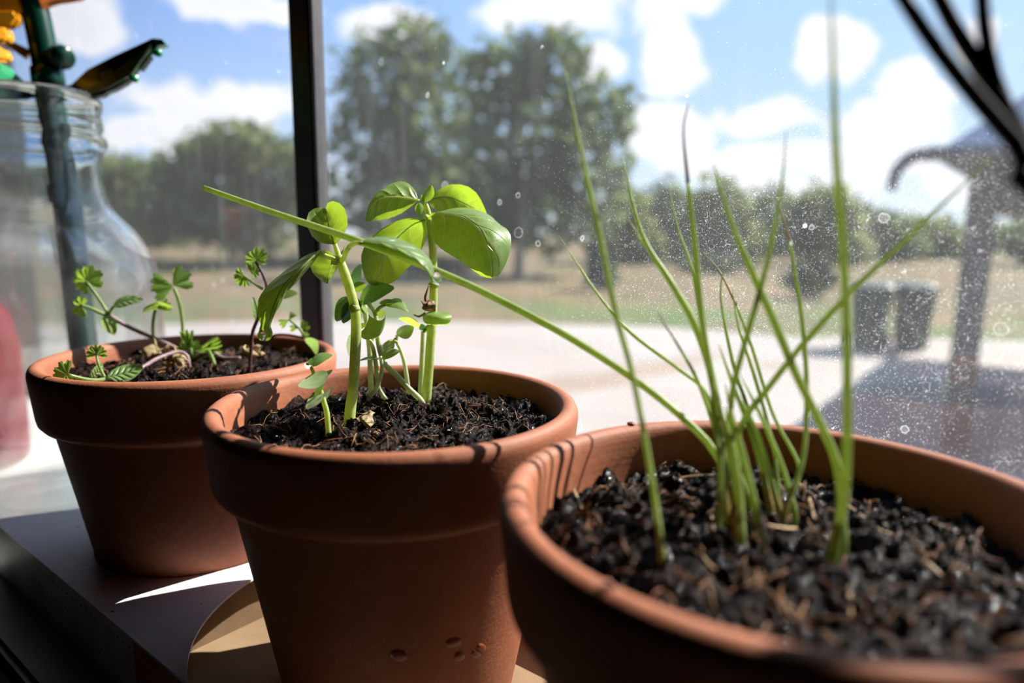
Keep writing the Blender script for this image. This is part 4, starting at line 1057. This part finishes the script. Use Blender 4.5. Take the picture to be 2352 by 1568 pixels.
d = 0.240
S = thing('basil_seedling', 'basil seedling with dark glossy leaves behind the stem of the drooping plant', 'seedling', P(852, 908, d), SEED_G)
stalk('stem', rooted([(853, 910, d), (851, 860, d), (849, 807, d), (843, 750, d), (838, 706, d), (832, 690, d)], 1), [6.5, 6.5, 6.5, 6, 6, 6, 5], stem_w, S, 10, 30)
oval('leaf', (828, 694, d), (905, 660, d - .008), 21, basil_d, S, -.006, -10, .001, 0.8, 18, 10)
oval('leaf', (826, 690, d - .002), (771, 736, d - .006), 23, basil_d, S, .006, 10, -.002, 0.8, 18, 10)
oval('leaf', (828, 696, d - .004), (787, 741, d - .010), 18, basil_d, S, .004, 8, -.002, 0.85, 18, 10)
oval('leaf', (815, 657, d + .003), (828, 606, d + .003), 12, basil_d, S, .004, -3)
oval('leaf', (812, 664, d + .001), (840, 652, d + .002), 12, basil_m, S, .003)
oval('cotyledon', (803, 817, d - .004), (804, 768, d - .004), 8, cotyl_p, S, .003, 0, 0, 1.0)
oval('cotyledon', (826, 708, d), (846, 715, d - .003), 9, cotyl_p, S, .002)

d = 0.233
S = thing('basil_seedling', 'slanting basil seedling with a curled cup-shaped seed leaf', 'seedling', P(966, 922, d), SEED_G)
stalk('stem', rooted([(969, 923, d), (940, 893, d), (909, 860, d), (884, 836, d), (873, 806, d), (867, 772, d), (862, 722, d), (850, 702, d), (845, 690, d)], 1), [7, 7, 6.5, 6.5, 6.5, 6, 6, 5.5, 5, 4.5], stem_w, S, 10, 40)
surf('cotyledon', [(826, 764, d - .004), (838, 752, d - .004), (846, 733, d - .003), (846, 722, d - .002)], [(832, 776, d - .005), (854, 766, d - .007), (866, 752, d - .007), (872, 736, d - .005)], [(846, 780, d - .004), (868, 774, d - .005), (882, 752, d - .004), (886, 721, d - .002)], cotyl_m, S, 16, 10, puff=.0003, thick=.0005)
oval('cotyledon', (864, 726, d + .001), (887, 716, d + .003), 9, cotyl_m, S, .003)
stalk('petiole', [(860, 720, d), (872, 706, d - .002), (890, 698, d - .003)], [4, 4, 3], stem_g, S, 8)
oval('leaf', (886, 697, d - .003), (938, 716, d - .006), 12, basil_m, S, -.003, -10, .001)
oval('leaf', (872, 696, d - .004), (912, 694, d - .003), 6, cotyl_m, S, -.002, -3)
oval('bud_leaf', (836, 752, d), (828, 743, d - .001), 8, basil_m, S)

d = 0.243
S = thing('basil_seedling', 'thin bent basil seedling standing left of the tallest plant', 'seedling', P(937, 888, d), SEED_G)
stalk('stem', rooted([(937, 890, d), (929, 834, d), (918, 800, d), (911, 785, d), (913, 768, d)], 1), [6, 5.5, 5, 4.5, 4, 4], stem_w, S, 8, 30)
oval('cotyledon', (911, 766, d), (950, 751, d - .004), 16, cotyl_m, S, -.005, 4, .001, 0.9)
oval('cotyledon', (905, 783, d), (866, 806, d - .004), 13, cotyl_m, S, .004, -5)
stalk('petiole', [(913, 786, d), (904, 782, d - .001), (893, 784, d - .002)], [3.5, 3, 3], stem_g, S, 8)
oval('bud_leaf', (908, 787, d), (907, 775, d - .001), 5, basil_d, S)

d = 0.2395
S = thing('basil_seedling', 'upright thin seedling pressed against the tallest basil stem', 'seedling', P(966, 910, d), SEED_G)
stalk('stem', rooted([(966, 911, d), (968, 860, d), (970, 810, d), (972, 760, d)], 1), [6.5, 6.5, 6, 5.5, 5], stem_w, S, 10, 24)
stalk('petiole', [(975, 758, d), (984, 748, d - .003), (996, 743, d - .005)], [4, 3.5, 3.5], stem_g, S, 8)
surf('cotyledon', [(992, 748, d - .005), (974, 740, d - .005), (972, 724, d - .004), (985, 716, d - .003), (998, 714, d - .003)], [(1000, 747, d - .005), (1000, 740, d - .008), (1002, 733, d - .009), (1005, 725, d - .008), (1010, 718, d - .004)], [(1010, 746, d - .005), (1028, 745, d - .006), (1037, 731, d - .006), (1034, 721, d - .005), (1024, 716, d - .004)], cotyl_m, S, 14, 12, thick=.0006)
oval('cotyledon', (965, 750, d), (916, 731, d - .001), 8, cotyl_m, S, -.004, 4)
oval('bud_leaf', (972, 758, d), (968, 744, d - .002), 8, basil_d, S, .002); oval('bud_leaf', (974, 764, d - .001), (979, 752, d - .002), 5, basil_d, S)

d = 0.228
S = thing('basil_seedling', 'crooked seedling whose stem crosses another in front of the pot wall', 'seedling', P(828, 938, d), SEED_G)
stalk('stem', rooted([(828, 939, d), (848, 913, d), (866, 888, d), (877, 852, d), (876, 830, d), (873, 818, d)], 1), [5.5, 5.5, 5.5, 5, 5, 4.5, 4], stem_w, S, 10, 34)
oval('cotyledon', (877, 820, d), (918, 806, d - .003), 11, cotyl_m, S, -.003, -3, .001)
oval('cotyledon', (870, 824, d), (823, 829, d - .002), 4, cotyl_m, S, .004, 4)
d = 0.2335
S = thing('basil_seedling', 'crossing seedling with a dark root end at its foot', 'seedling', P(887, 922, d), SEED_G)
stalk('stem', rooted([(888, 922, d), (871, 893, d), (866, 860, d), (863, 835, d), (857, 800, d), (848, 781, d), (838, 770, d)], 1), [4, 4.5, 5, 5.5, 5.5, 5, 5, 4], stem_w, S, 10, 34)
oval('cotyledon', (846, 782, d), (860, 775, d + .002), 7, basil_m, S)
# dried leaf scraps on the soil
for k, (pl, pm, pr_, lab) in enumerate((([(812, 962, .206), (822, 956, .206), (832, 958, .206)], [(812, 972, .205), (824, 966, .204), (834, 966, .205)], [(816, 980, .204), (828, 978, .203), (838, 974, .204)], 'tan dried leaf scrap at the foot of the drooping basil'),
                                        ([(830, 962, .204), (842, 952, .204), (854, 948, .204)], [(832, 968, .202), (846, 962, .200), (858, 954, .203)], [(836, 984, .202), (852, 980, .201), (864, 966, .203)], 'tan curled dried leaf with a rolled edge on the basil soil'))):
    o = surf('dried_leaf', pl, pm, pr_, dry_m, None, 18, 12, crum=.0016); tag(o, lab, 'dried leaf', 'dried leaves on the basil soil')

# water drops hanging from the leaf tips
dropm, t, out = mat_new('water')
g = t.new('ShaderNodeBsdfGlass'); g.inputs['IOR'].default_value = 1.33; g.inputs['Roughness'].default_value = 0.0; t.l.new(g.outputs[0], out.inputs[0])
for (u, v, dd, rx, rz, lab) in ((1004, 636, .1760, 11, 16, 'round water drop hanging at the tip of the arching right leaf'), (601, 770, .1935, 10, 13, 'water drop on the hanging tip of the left basil leaf')):
    c = P(u, v, dd); tv, tf = ico(4); k = dd / F_PX
    q = tv.copy(); w = 1 - 0.25 * np.clip(q[:, 2], 0, 1)
    q = np.stack([q[:, 0] * rx * k * w, q[:, 1] * rx * k * w, q[:, 2] * rz * k], 1) + np.array(c)
    o = pym('water_drop', q, tf.tolist(), dropm); tag(o, lab, 'water drop', 'water drops on the basil')


# ---------------------------------------------------------------- parsley
def lobed(name, u, v, ang, L, d, mat, parent, spread=75, lobes=3, tilt=0.0, roll=0.0, cup=0.12):
    """fan leaflet with rounded, notched lobes; ang = image direction in degrees (0 right, 90 up)"""
    ca, sa = math.cos(math.radians(ang)), -math.sin(math.radians(ang)); vs = []; fs = []; uvs = []; NA, NR = 36, 6
    k = d / F_PX
    for i in range(NA + 1):
        ph = math.radians(spread) * (2 * i / NA - 1); x = i / NA * lobes
        env = 0.70 + 0.30 * abs(math.sin(math.pi * x)) ** 0.55 + 0.055 * math.cos(2 * math.pi * x * 3)
        env *= (0.80 + 0.20 * math.cos(ph))
        for j in range(NR + 1):
            r = L * env * (0.04 + 0.96 * j / NR); lx, ly = r * math.cos(ph), r * math.sin(ph)
            du, dv = lx * ca - ly * sa, lx * sa + ly * ca
            dep = (tilt * lx + roll * ly + cup * (lx * lx + ly * ly) / L - 0.16 * L * (j / NR) * abs(math.sin(math.pi * x))) * k
            vs.append(P(u + du, v + dv, d + dep)); uvs.append((j / NR, i / NA))
    for i in range(NA):
        for j in range(NR): fs.append([i * (NR + 1) + j, i * (NR + 1) + j + 1, (i + 1) * (NR + 1) + j + 1, (i + 1) * (NR + 1) + j])
    o = pym(name, vs, fs, mat, None)
    uvl = o.data.uv_layers.new(name='UVMap'); idx = np.zeros(len(o.data.loops), dtype=np.int32); o.data.loops.foreach_get('vertex_index', idx)
    uvl.data.foreach_set('uv', np.array(uvs)[idx].ravel())
    adopt(o, parent)
    return o


PG = 'parsley seedlings in the back pot'
d = 0.288
Q = thing('parsley_seedling', 'parsley seedling leaning left on a long pinkish stem, two lobed leaves', 'seedling', P(422, 812, d), PG)
stalk('stem', rooted([(422, 812, d), (405, 800, d), (370, 783, d - .001), (320, 762, d - .002), (285, 745, d - .003), (252, 725, d - .004)], 0, .006), [4, 4.5, 4.5, 4.5, 4.8, 5, 5.5], stem_pp, Q, 10, 40)
stalk('petiole', [(252, 726, d - .004), (238, 703, d - .004), (220, 676, d - .005), (198, 646, d - .006)], [4, 3.5, 3.5, 3.5], stem_pg, Q, 8)
lobed('leaflet', 200, 645, 30, 40, d - .006, pars_m, Q, 70, 3, .3, .2); lobed('leaflet', 198, 645, 135, 34, d - .006, pars_m, Q, 65, 3, .2, -.3); lobed('leaflet', 198, 648, 235, 28, d - .006, pars_m, Q, 60, 2, -.2, .2)
stalk('petiole', [(250, 727, d - .004), (230, 718, d - .006), (208, 708, d - .008), (185, 700, d - .010)], [4.5, 4.2, 4, 3.5], stem_pg, Q, 8)
lobed('leaflet', 186, 701, 100, 21, d - .010, pars_m, Q, 75, 3, -.3); lobed('leaflet', 186, 701, 255, 28, d - .010, pars_m, Q, 55, 3, -.3)
stalk('petiole', [(253, 724, d - .004), (255, 712, d - .004), (262, 702, d - .004)], [3.5, 3, 3], stem_pg, Q, 8)
oval('cotyledon', (261, 702, d - .004), (330, 687, d - .005), 12, pars_c, Q, -.003, -5); oval('cotyledon', (238, 728, d - .005), (264, 768, d - .007), 17, pars_c, Q, .003, -3, 0, .85)

d = 0.290
Q = thing('parsley_seedling', 'upright parsley seedling with one frilly leaf held highest in the middle', 'seedling', P(419, 808, d), PG)
stalk('stem', rooted([(419, 810, d), (420, 767, d), (417, 721, d), (410, 688, d), (400, 662, d)], 0, .006), [3.5, 3.5, 3.5, 3.8, 4, 4], stem_pg, Q, 8, 30)
lobed('leaflet', 396, 655, 35, 50, d, pars_m, Q, 52, 3, .5, .6); lobed('leaflet', 398, 658, 185, 52, d - .002, pars_m, Q, 48, 3, -.3, .5); lobed('leaflet', 396, 654, 160, 52, d + .002, pars_m, Q, 20, 2, .2, .5)

d = 0.287
Q = thing('parsley_seedling', 'short parsley seedling with a single leaf seen edge-on', 'seedling', P(372, 800, d), PG)
stalk('stem', rooted([(372, 806, d), (356, 788, d), (351, 755, d), (353, 728, d), (357, 711, d)], 0, .006), [3, 3, 3.2, 3.5, 3.5, 3.5], stem_pg, Q, 8, 26)
oval('leaflet', (328, 714, d - .002), (399, 707, d + .001), 9, pars_m, Q, .006, -9, .001)
lobed('leaflet', 360, 709, 20, 34, d, pars_m, Q, 35, 3, .6, 1.2)

d = 0.272
Q = thing('parsley_seedling', 'arching parsley seedling lying over the front rim of its pot', 'seedling', P(433, 832, d), PG)
stalk('stem', rooted([(434, 834, d), (430, 818, d), (417, 809, d), (398, 810, d - .002), (360, 824, d - .008), (325, 845, d - .014), (285, 862, d - .022), (242, 871, d - .029)], 0), [3.5, 4, 4, 4.2, 4.5, 4.5, 4.5, 4.5, 5], stem_pp, Q, 10, 46)
oval('cotyledon', (248, 865, d - .030), (328, 842, d - .024), 19, pars_c, Q, -.002, 3, 0, .95, 18, 10)
stalk('petiole', [(242, 869, d - .029), (232, 850, d - .029), (225, 832, d - .029), (222, 815, d - .028)], [3.5, 3.2, 3, 3], stem_pg, Q, 8)
for an in (20, 95, 165): lobed('leaflet', 222, 815, an, 25, d - .028, pars_m, Q, 42, 3, .4 if an == 95 else .1)
stalk('petiole', [(243, 871, d - .029), (220, 873, d - .034), (192, 870, d - .039), (158, 861, d - .043)], [5, 4.5, 4.5, 4], stem_pg, Q, 10)
lobed('leaflet', 155, 861, 120, 36, d - .044, pars_m, Q, 55, 3, .2, .3); lobed('leaflet', 150, 862, 215, 30, d - .044, pars_m, Q, 50, 3, -.1); lobed('leaflet', 152, 862, 262, 42, d - .045, pars_m, Q, 34, 3, -.2); lobed('leaflet', 150, 860, 300, 22, d - .046, pars_m, Q, 45, 2, -.2)
oval('cotyledon', (212, 868, d - .026), (234, 833, d - .022), 13, pars_c, Q, .003, 3)

d = 0.285
Q = thing('parsley_seedling', 'low tuft of young parsley leaves in the middle of its pot', 'seedling', P(440, 826, d), PG)
stalk('stem', rooted([(440, 828, d), (440, 815, d), (438, 800, d)], 0), [4, 4, 4, 4], stem_pg, Q, 8, 10)
for (u, v, an, L, sp0) in ((432, 800, 95, 44, 28), (432, 806, 130, 26, 50), (445, 812, 275, 24, 60), (450, 806, 15, 60, 24), (455, 812, 340, 40, 30), (425, 806, 190, 24, 40), (470, 800, 25, 40, 22), (440, 808, 60, 30, 50)):
    lobed('leaflet', u, v, an, L, d - .001 + .003 * random.random(), pars_m, Q, sp0, 3, random.uniform(-.3, .3), random.uniform(-.3, .3))
stalk('runner', [(448, 824, d), (465, 814, d - .001), (490, 810, d - .002), (505, 818, d - .003), (520, 822, d - .003), (552, 821, d - .004)], [3.5, 4, 4, 3.5, 4, 3], stem_pp, Q, 8, 24)
stalk('petiole', [(480, 806, d - .004), (487, 820, d - .007), (493, 838, d - .009)], [4, 4, 4], stem_pg, Q, 8)

d = 0.262
Q = thing('parsley_seedling', 'tall parsley seedling with purple stem, half hidden behind the drooping basil leaf', 'seedling', P(574, 842, d), PG)
stalk('stem', rooted([(574, 844, d), (577, 800, d), (580, 765, d), (588, 742, d), (600, 715, d), (608, 680, d), (612, 655, d), (600, 622, d), (587, 601, d)], 0), [4, 4, 4, 4, 4.2, 4, 4, 3.6, 3.4, 3.2], stem_dp, Q, 10, 50)
stalk('petiole', [(604, 664, d), (590, 655, d), (560, 634, d)], [3.5, 3.2, 3], stem_pg, Q, 8)
for an, L in ((60, 32), (150, 26), (15, 26)): lobed('leaflet', 588, 598, an, L, d, pars_m, Q, 45, 3, .2)
for an, L in ((150, 26), (215, 26), (265, 24)): lobed('leaflet', 562, 635, an, L, d, pars_m, Q, 38, 3, .2)
lobed('leaflet', 580, 632, 85, 34, d + .001, pars_m, Q, 40, 3, .3); lobed('leaflet', 578, 622, 330, 20, d, pars_m, Q, 40, 3)
oval('cotyledon', (589, 735, d - .001), (581, 682, d - .002), 8, pars_c, Q, .003, 3); oval('cotyledon', (640, 680, d + .002), (683, 673, d), 11, pars_m, Q, -.003, -3)

d = 0.284
Q = thing('parsley_seedling', 'parsley seedling at the right of its pot, leaves against the window bar', 'seedling', P(612, 806, d), PG)
stalk('stem', rooted([(606, 806, d), (618, 784, d), (630, 770, d), (660, 769, d), (698, 776, d - .003)], 0), [3, 3, 3, 3, 3, 3], stem_dp, Q, 8, 26)
stalk('petiole', [(699, 774, d - .003), (690, 757, d - .003), (676, 744, d - .003), (664, 733, d - .003)], [3.5, 3, 3, 3], stem_pg, Q, 8)
lobed('leaflet', 664, 734, 210, 26, d - .003, pars_m, Q, 30, 3, .3); lobed('leaflet', 664, 734, 55, 20, d - .003, pars_m, Q, 30, 3, .3); lobed('leaflet', 690, 757, 45, 24, d - .003, pars_m, Q, 45, 3, .3); lobed('leaflet', 685, 752, 190, 20, d - .003, pars_m, Q, 30, 2, .3); lobed('leaflet', 700, 772, 60, 12, d - .003, pars_m, Q, 50, 3)
oval('cotyledon', (703, 777, d - .003), (727, 814, d - .009), 11, pars_c, Q, .003, -8)

for k, (u, v, w, lab) in enumerate(((360, 818, 34, 'crumpled tan dried leaf on the parsley soil left of the leaf tuft'), (405, 838, 26, 'brown curled dried leaf in front of the parsley tuft'), (582, 818, 22, 'small orange-tan dried leaf behind the purple parsley stem'))):
    dd = (.285, .272, .268)[k]
    o = surf('dried_leaf', [(u - w, v - 14, dd), (u - w * .3, v - 24, dd), (u + w * .6, v - 18, dd)], [(u - w, v, dd - .002), (u, v - 8, dd - .004), (u + w, v - 4, dd - .002)], [(u - w * .6, v + 10, dd - .003), (u, v + 12, dd - .004), (u + w * .8, v + 6, dd - .003)], dry_m, None, 22, 14, crum=.0028)
    tag(o, lab, 'dried leaf', 'dried leaves on the parsley soil')
    stalk('dry_stalk', [(u - w * .4, v - 4, dd - .002), (u - w * .1, v - 26, dd), (u - w * .2, v - 44, dd + .001)], [2.5, 2.5, 2], dry_m, o, 6)

# ---------------------------------------------------------------- chives
CG = 'chive blades in the near pot'


def chive(label, pts, d0, d1, r, mat=None, tipmat=None, tipn=0, group=CG, blunt=False):
    """pts from base to tip in px; depth runs d0 -> d1"""
    arr = np.array(pts, float); seg = np.concatenate([[0], np.cumsum(np.hypot(*np.diff(arr, axis=0).T))]); seg /= seg[-1]
    q = [(u, v, d0 + (d1 - d0) * s) for (u, v), s in zip(pts, seg)]
    th = thing('chive_blade', label, 'chive', P(*q[0]), group)
    r *= 0.9
    rr = [r * (1 if s < .5 else max(0.16, 1 - ((s - .5) / .5) ** 1.6 * (.35 if blunt else .84))) for s in seg]
    full = rooted(q, 2); rr = [rr[0]] + rr
    if tipn:
        stalk('blade', full[:-tipn], rr[:-tipn], mat or chive_m, th, 8, 40); stalk('dry_tip', full[-tipn - 1:], rr[-tipn - 1:], tipmat, th, 8, 14)
    else:
        stalk('blade', full, rr, mat or chive_m, th, 8, 50)
    ub, vb_ = q[0][0], q[0][1]
    sh = [full[0]] + [q[0]] + [tuple(np.array(q[0]) * (1 - .55) + np.array(q[1]) * .55)]
    stalk('sheath', sh, [r * 1.25, r * 1.22, r * 1.02], chive_y if random.random() < .4 else chive_m, th, 8, 10)
    return th


def sd(u, v): return PZ(u, v, SOIL_Z[2] + .001).dot(_f)


chive('lone chive standing left of the clump, rising highest to the left', [(1521, 1275), (1505, 1150), (1480, 1000), (1450, 850), (1415, 720), (1380, 550), (1335, 350), (1300, 165)], sd(1521, 1275), .150, 8)
chive('thin chive leaning left to a tip beside the basil pot', [(1660, 1130), (1640, 960), (1615, 893), (1560, 848), (1450, 765), (1380, 685), (1330, 612), (1283, 540)], sd(1660, 1130), .185, 5)
chive('very long chive bent far left, passing in front of the basil', [(1690, 1150), (1640, 1035), (1560, 952), (1450, 866), (1300, 770), (1150, 690), (1010, 625), (820, 552), (640, 492), (468, 431)], sd(1690, 1150), .206, 10, blunt=True)
chive('tall chive left of the clump centre with a pale tip', [(1668, 1185), (1645, 920), (1604, 765), (1545, 655), (1482, 555), (1450, 455), (1429, 362)], sd(1668, 1185), .175, 10)
chive('short second blade rising beside the pale-tipped chive', [(1672, 1160), (1650, 930), (1596, 735), (1545, 655), (1485, 570), (1445, 505)], sd(1672, 1160), .172, 6)
chive('slim chive with a tip level with the basil top, left of centre', [(1700, 1190), (1650, 920), (1612, 745), (1590, 620), (1556, 520), (1535, 422)], sd(1700, 1190), .182, 6)
chive('tall curved chive with a brownish hooked tip against the sky', [(1715, 1150), (1652, 950), (1622, 800), (1606, 680), (1595, 550), (1580, 420), (1570, 300), (1582, 235)], sd(1715, 1150), .150, 8.5, None, chive_b, 2)
chive('chive leaning left from the right-hand pair, crossing two others', [(1935, 1240), (1925, 1080), (1890, 985), (1830, 862), (1780, 742), (1730, 630), (1680, 510), (1640, 382)], sd(1935, 1240), .150, 11)
chive('chive leaning right with its tip against the clouds', [(1668, 1140), (1680, 920), (1702, 820), (1742, 680), (1772, 560), (1796, 420), (1806, 300)], sd(1668, 1140), .135, 7.5)
chive('chive with a yellow and brown withered tip right of centre', [(1800, 1185), (1845, 1050), (1853, 900), (1845, 760), (1830, 650), (1814, 555), (1798, 500), (1782, 455)], sd(1800, 1185), .165, 6.5, None, chive_y, 2)
chive('tallest chive at the right, running out of the top of the picture', [(1914, 1262), (1938, 1150), (1946, 1000), (1946, 850), (1943, 700), (1935, 550), (1920, 350), (1912, 100), (1906, -60)], sd(1914, 1262), .098, 11.5)
chive('blurred chive slanting up to the right edge', [(1690, 1120), (1700, 985), (1765, 890), (1860, 772), (1980, 645), (2100, 532), (2275, 365)], sd(1690, 1120), .118, 8)
chive('thin chive with a dry orange bent tip in the clump', [(1815, 1150), (1835, 1070), (1775, 950), (1728, 800), (1692, 702), (1652, 622), (1608, 575)], sd(1815, 1150), .188, 5, None, chive_y, 2)
chive('short thin chive curving up in the middle of the clump', [(1770, 1125), (1745, 1040), (1715, 930), (1688, 850), (1664, 740), (1655, 665), (1668, 595)], sd(1770, 1125), .18, 5)
chive('short chive with a blunt pale tip in the clump', [(1790, 1140), (1775, 1020), (1735, 870), (1695, 745), (1681, 655)], sd(1790, 1140), .18, 5)
chive('half withered short chive leaning left', [(1655, 1090), (1640, 985), (1600, 870), (1545, 772), (1503, 708)], sd(1655, 1090), .155, 5, None, chive_b, 1)
short_bases = (1650, 1690, 1740, 1770, 1705, 1825, 1755, 1790, 1660)
for pts, r in (([(1650, 1195), (1655, 1080), (1640, 960), (1632, 860)], 7.2), ([(1690, 1225), (1690, 1100), (1665, 980), (1640, 880)], 8.0), ([(1740, 1205), (1715, 1080), (1690, 990), (1665, 880)], 8.0), ([(1770, 1165), (1735, 1020), (1690, 900), (1650, 790)], 7.2),
               ([(1705, 1235), (1700, 1130), (1680, 1010), (1650, 930)], 7.2), ([(1825, 1175), (1800, 1080), (1750, 960), (1700, 860)], 6.4), ([(1755, 1250), (1725, 1110), (1700, 1010), (1672, 930)], 6.4), ([(1790, 1175), (1760, 1060), (1725, 960), (1690, 900)], 7.2), ([(1660, 1170), (1670, 1080), (1675, 1000), (1665, 930)], 5.6)):
    k_ = sorted(short_bases).index(pts[0][0])
    chive(('leftmost', 'second', 'third', 'fourth', 'fifth', 'sixth', 'seventh', 'eighth', 'rightmost')[k_] + ' of the nine short crowded chive blades, counted from the left', pts, sd(*pts[0]), sd(*pts[0]) + .012, r, group='crowded short chive blades')
p = PZ(1442, 971, POTS[2].z) - POTS[2]; p = POTS[2] + Vector((p.x, p.y, 0)).normalized() * .0526; tv, tf = ico(3)
o = pym('water_drop', tv * np.array([.0011, .0011, .0005]) + np.array((p.x, p.y, POTS[2].z + .0002)), tf.tolist(), wetm); tag(o, 'flat water drop lying on the back rim of the chive pot', 'water drop')
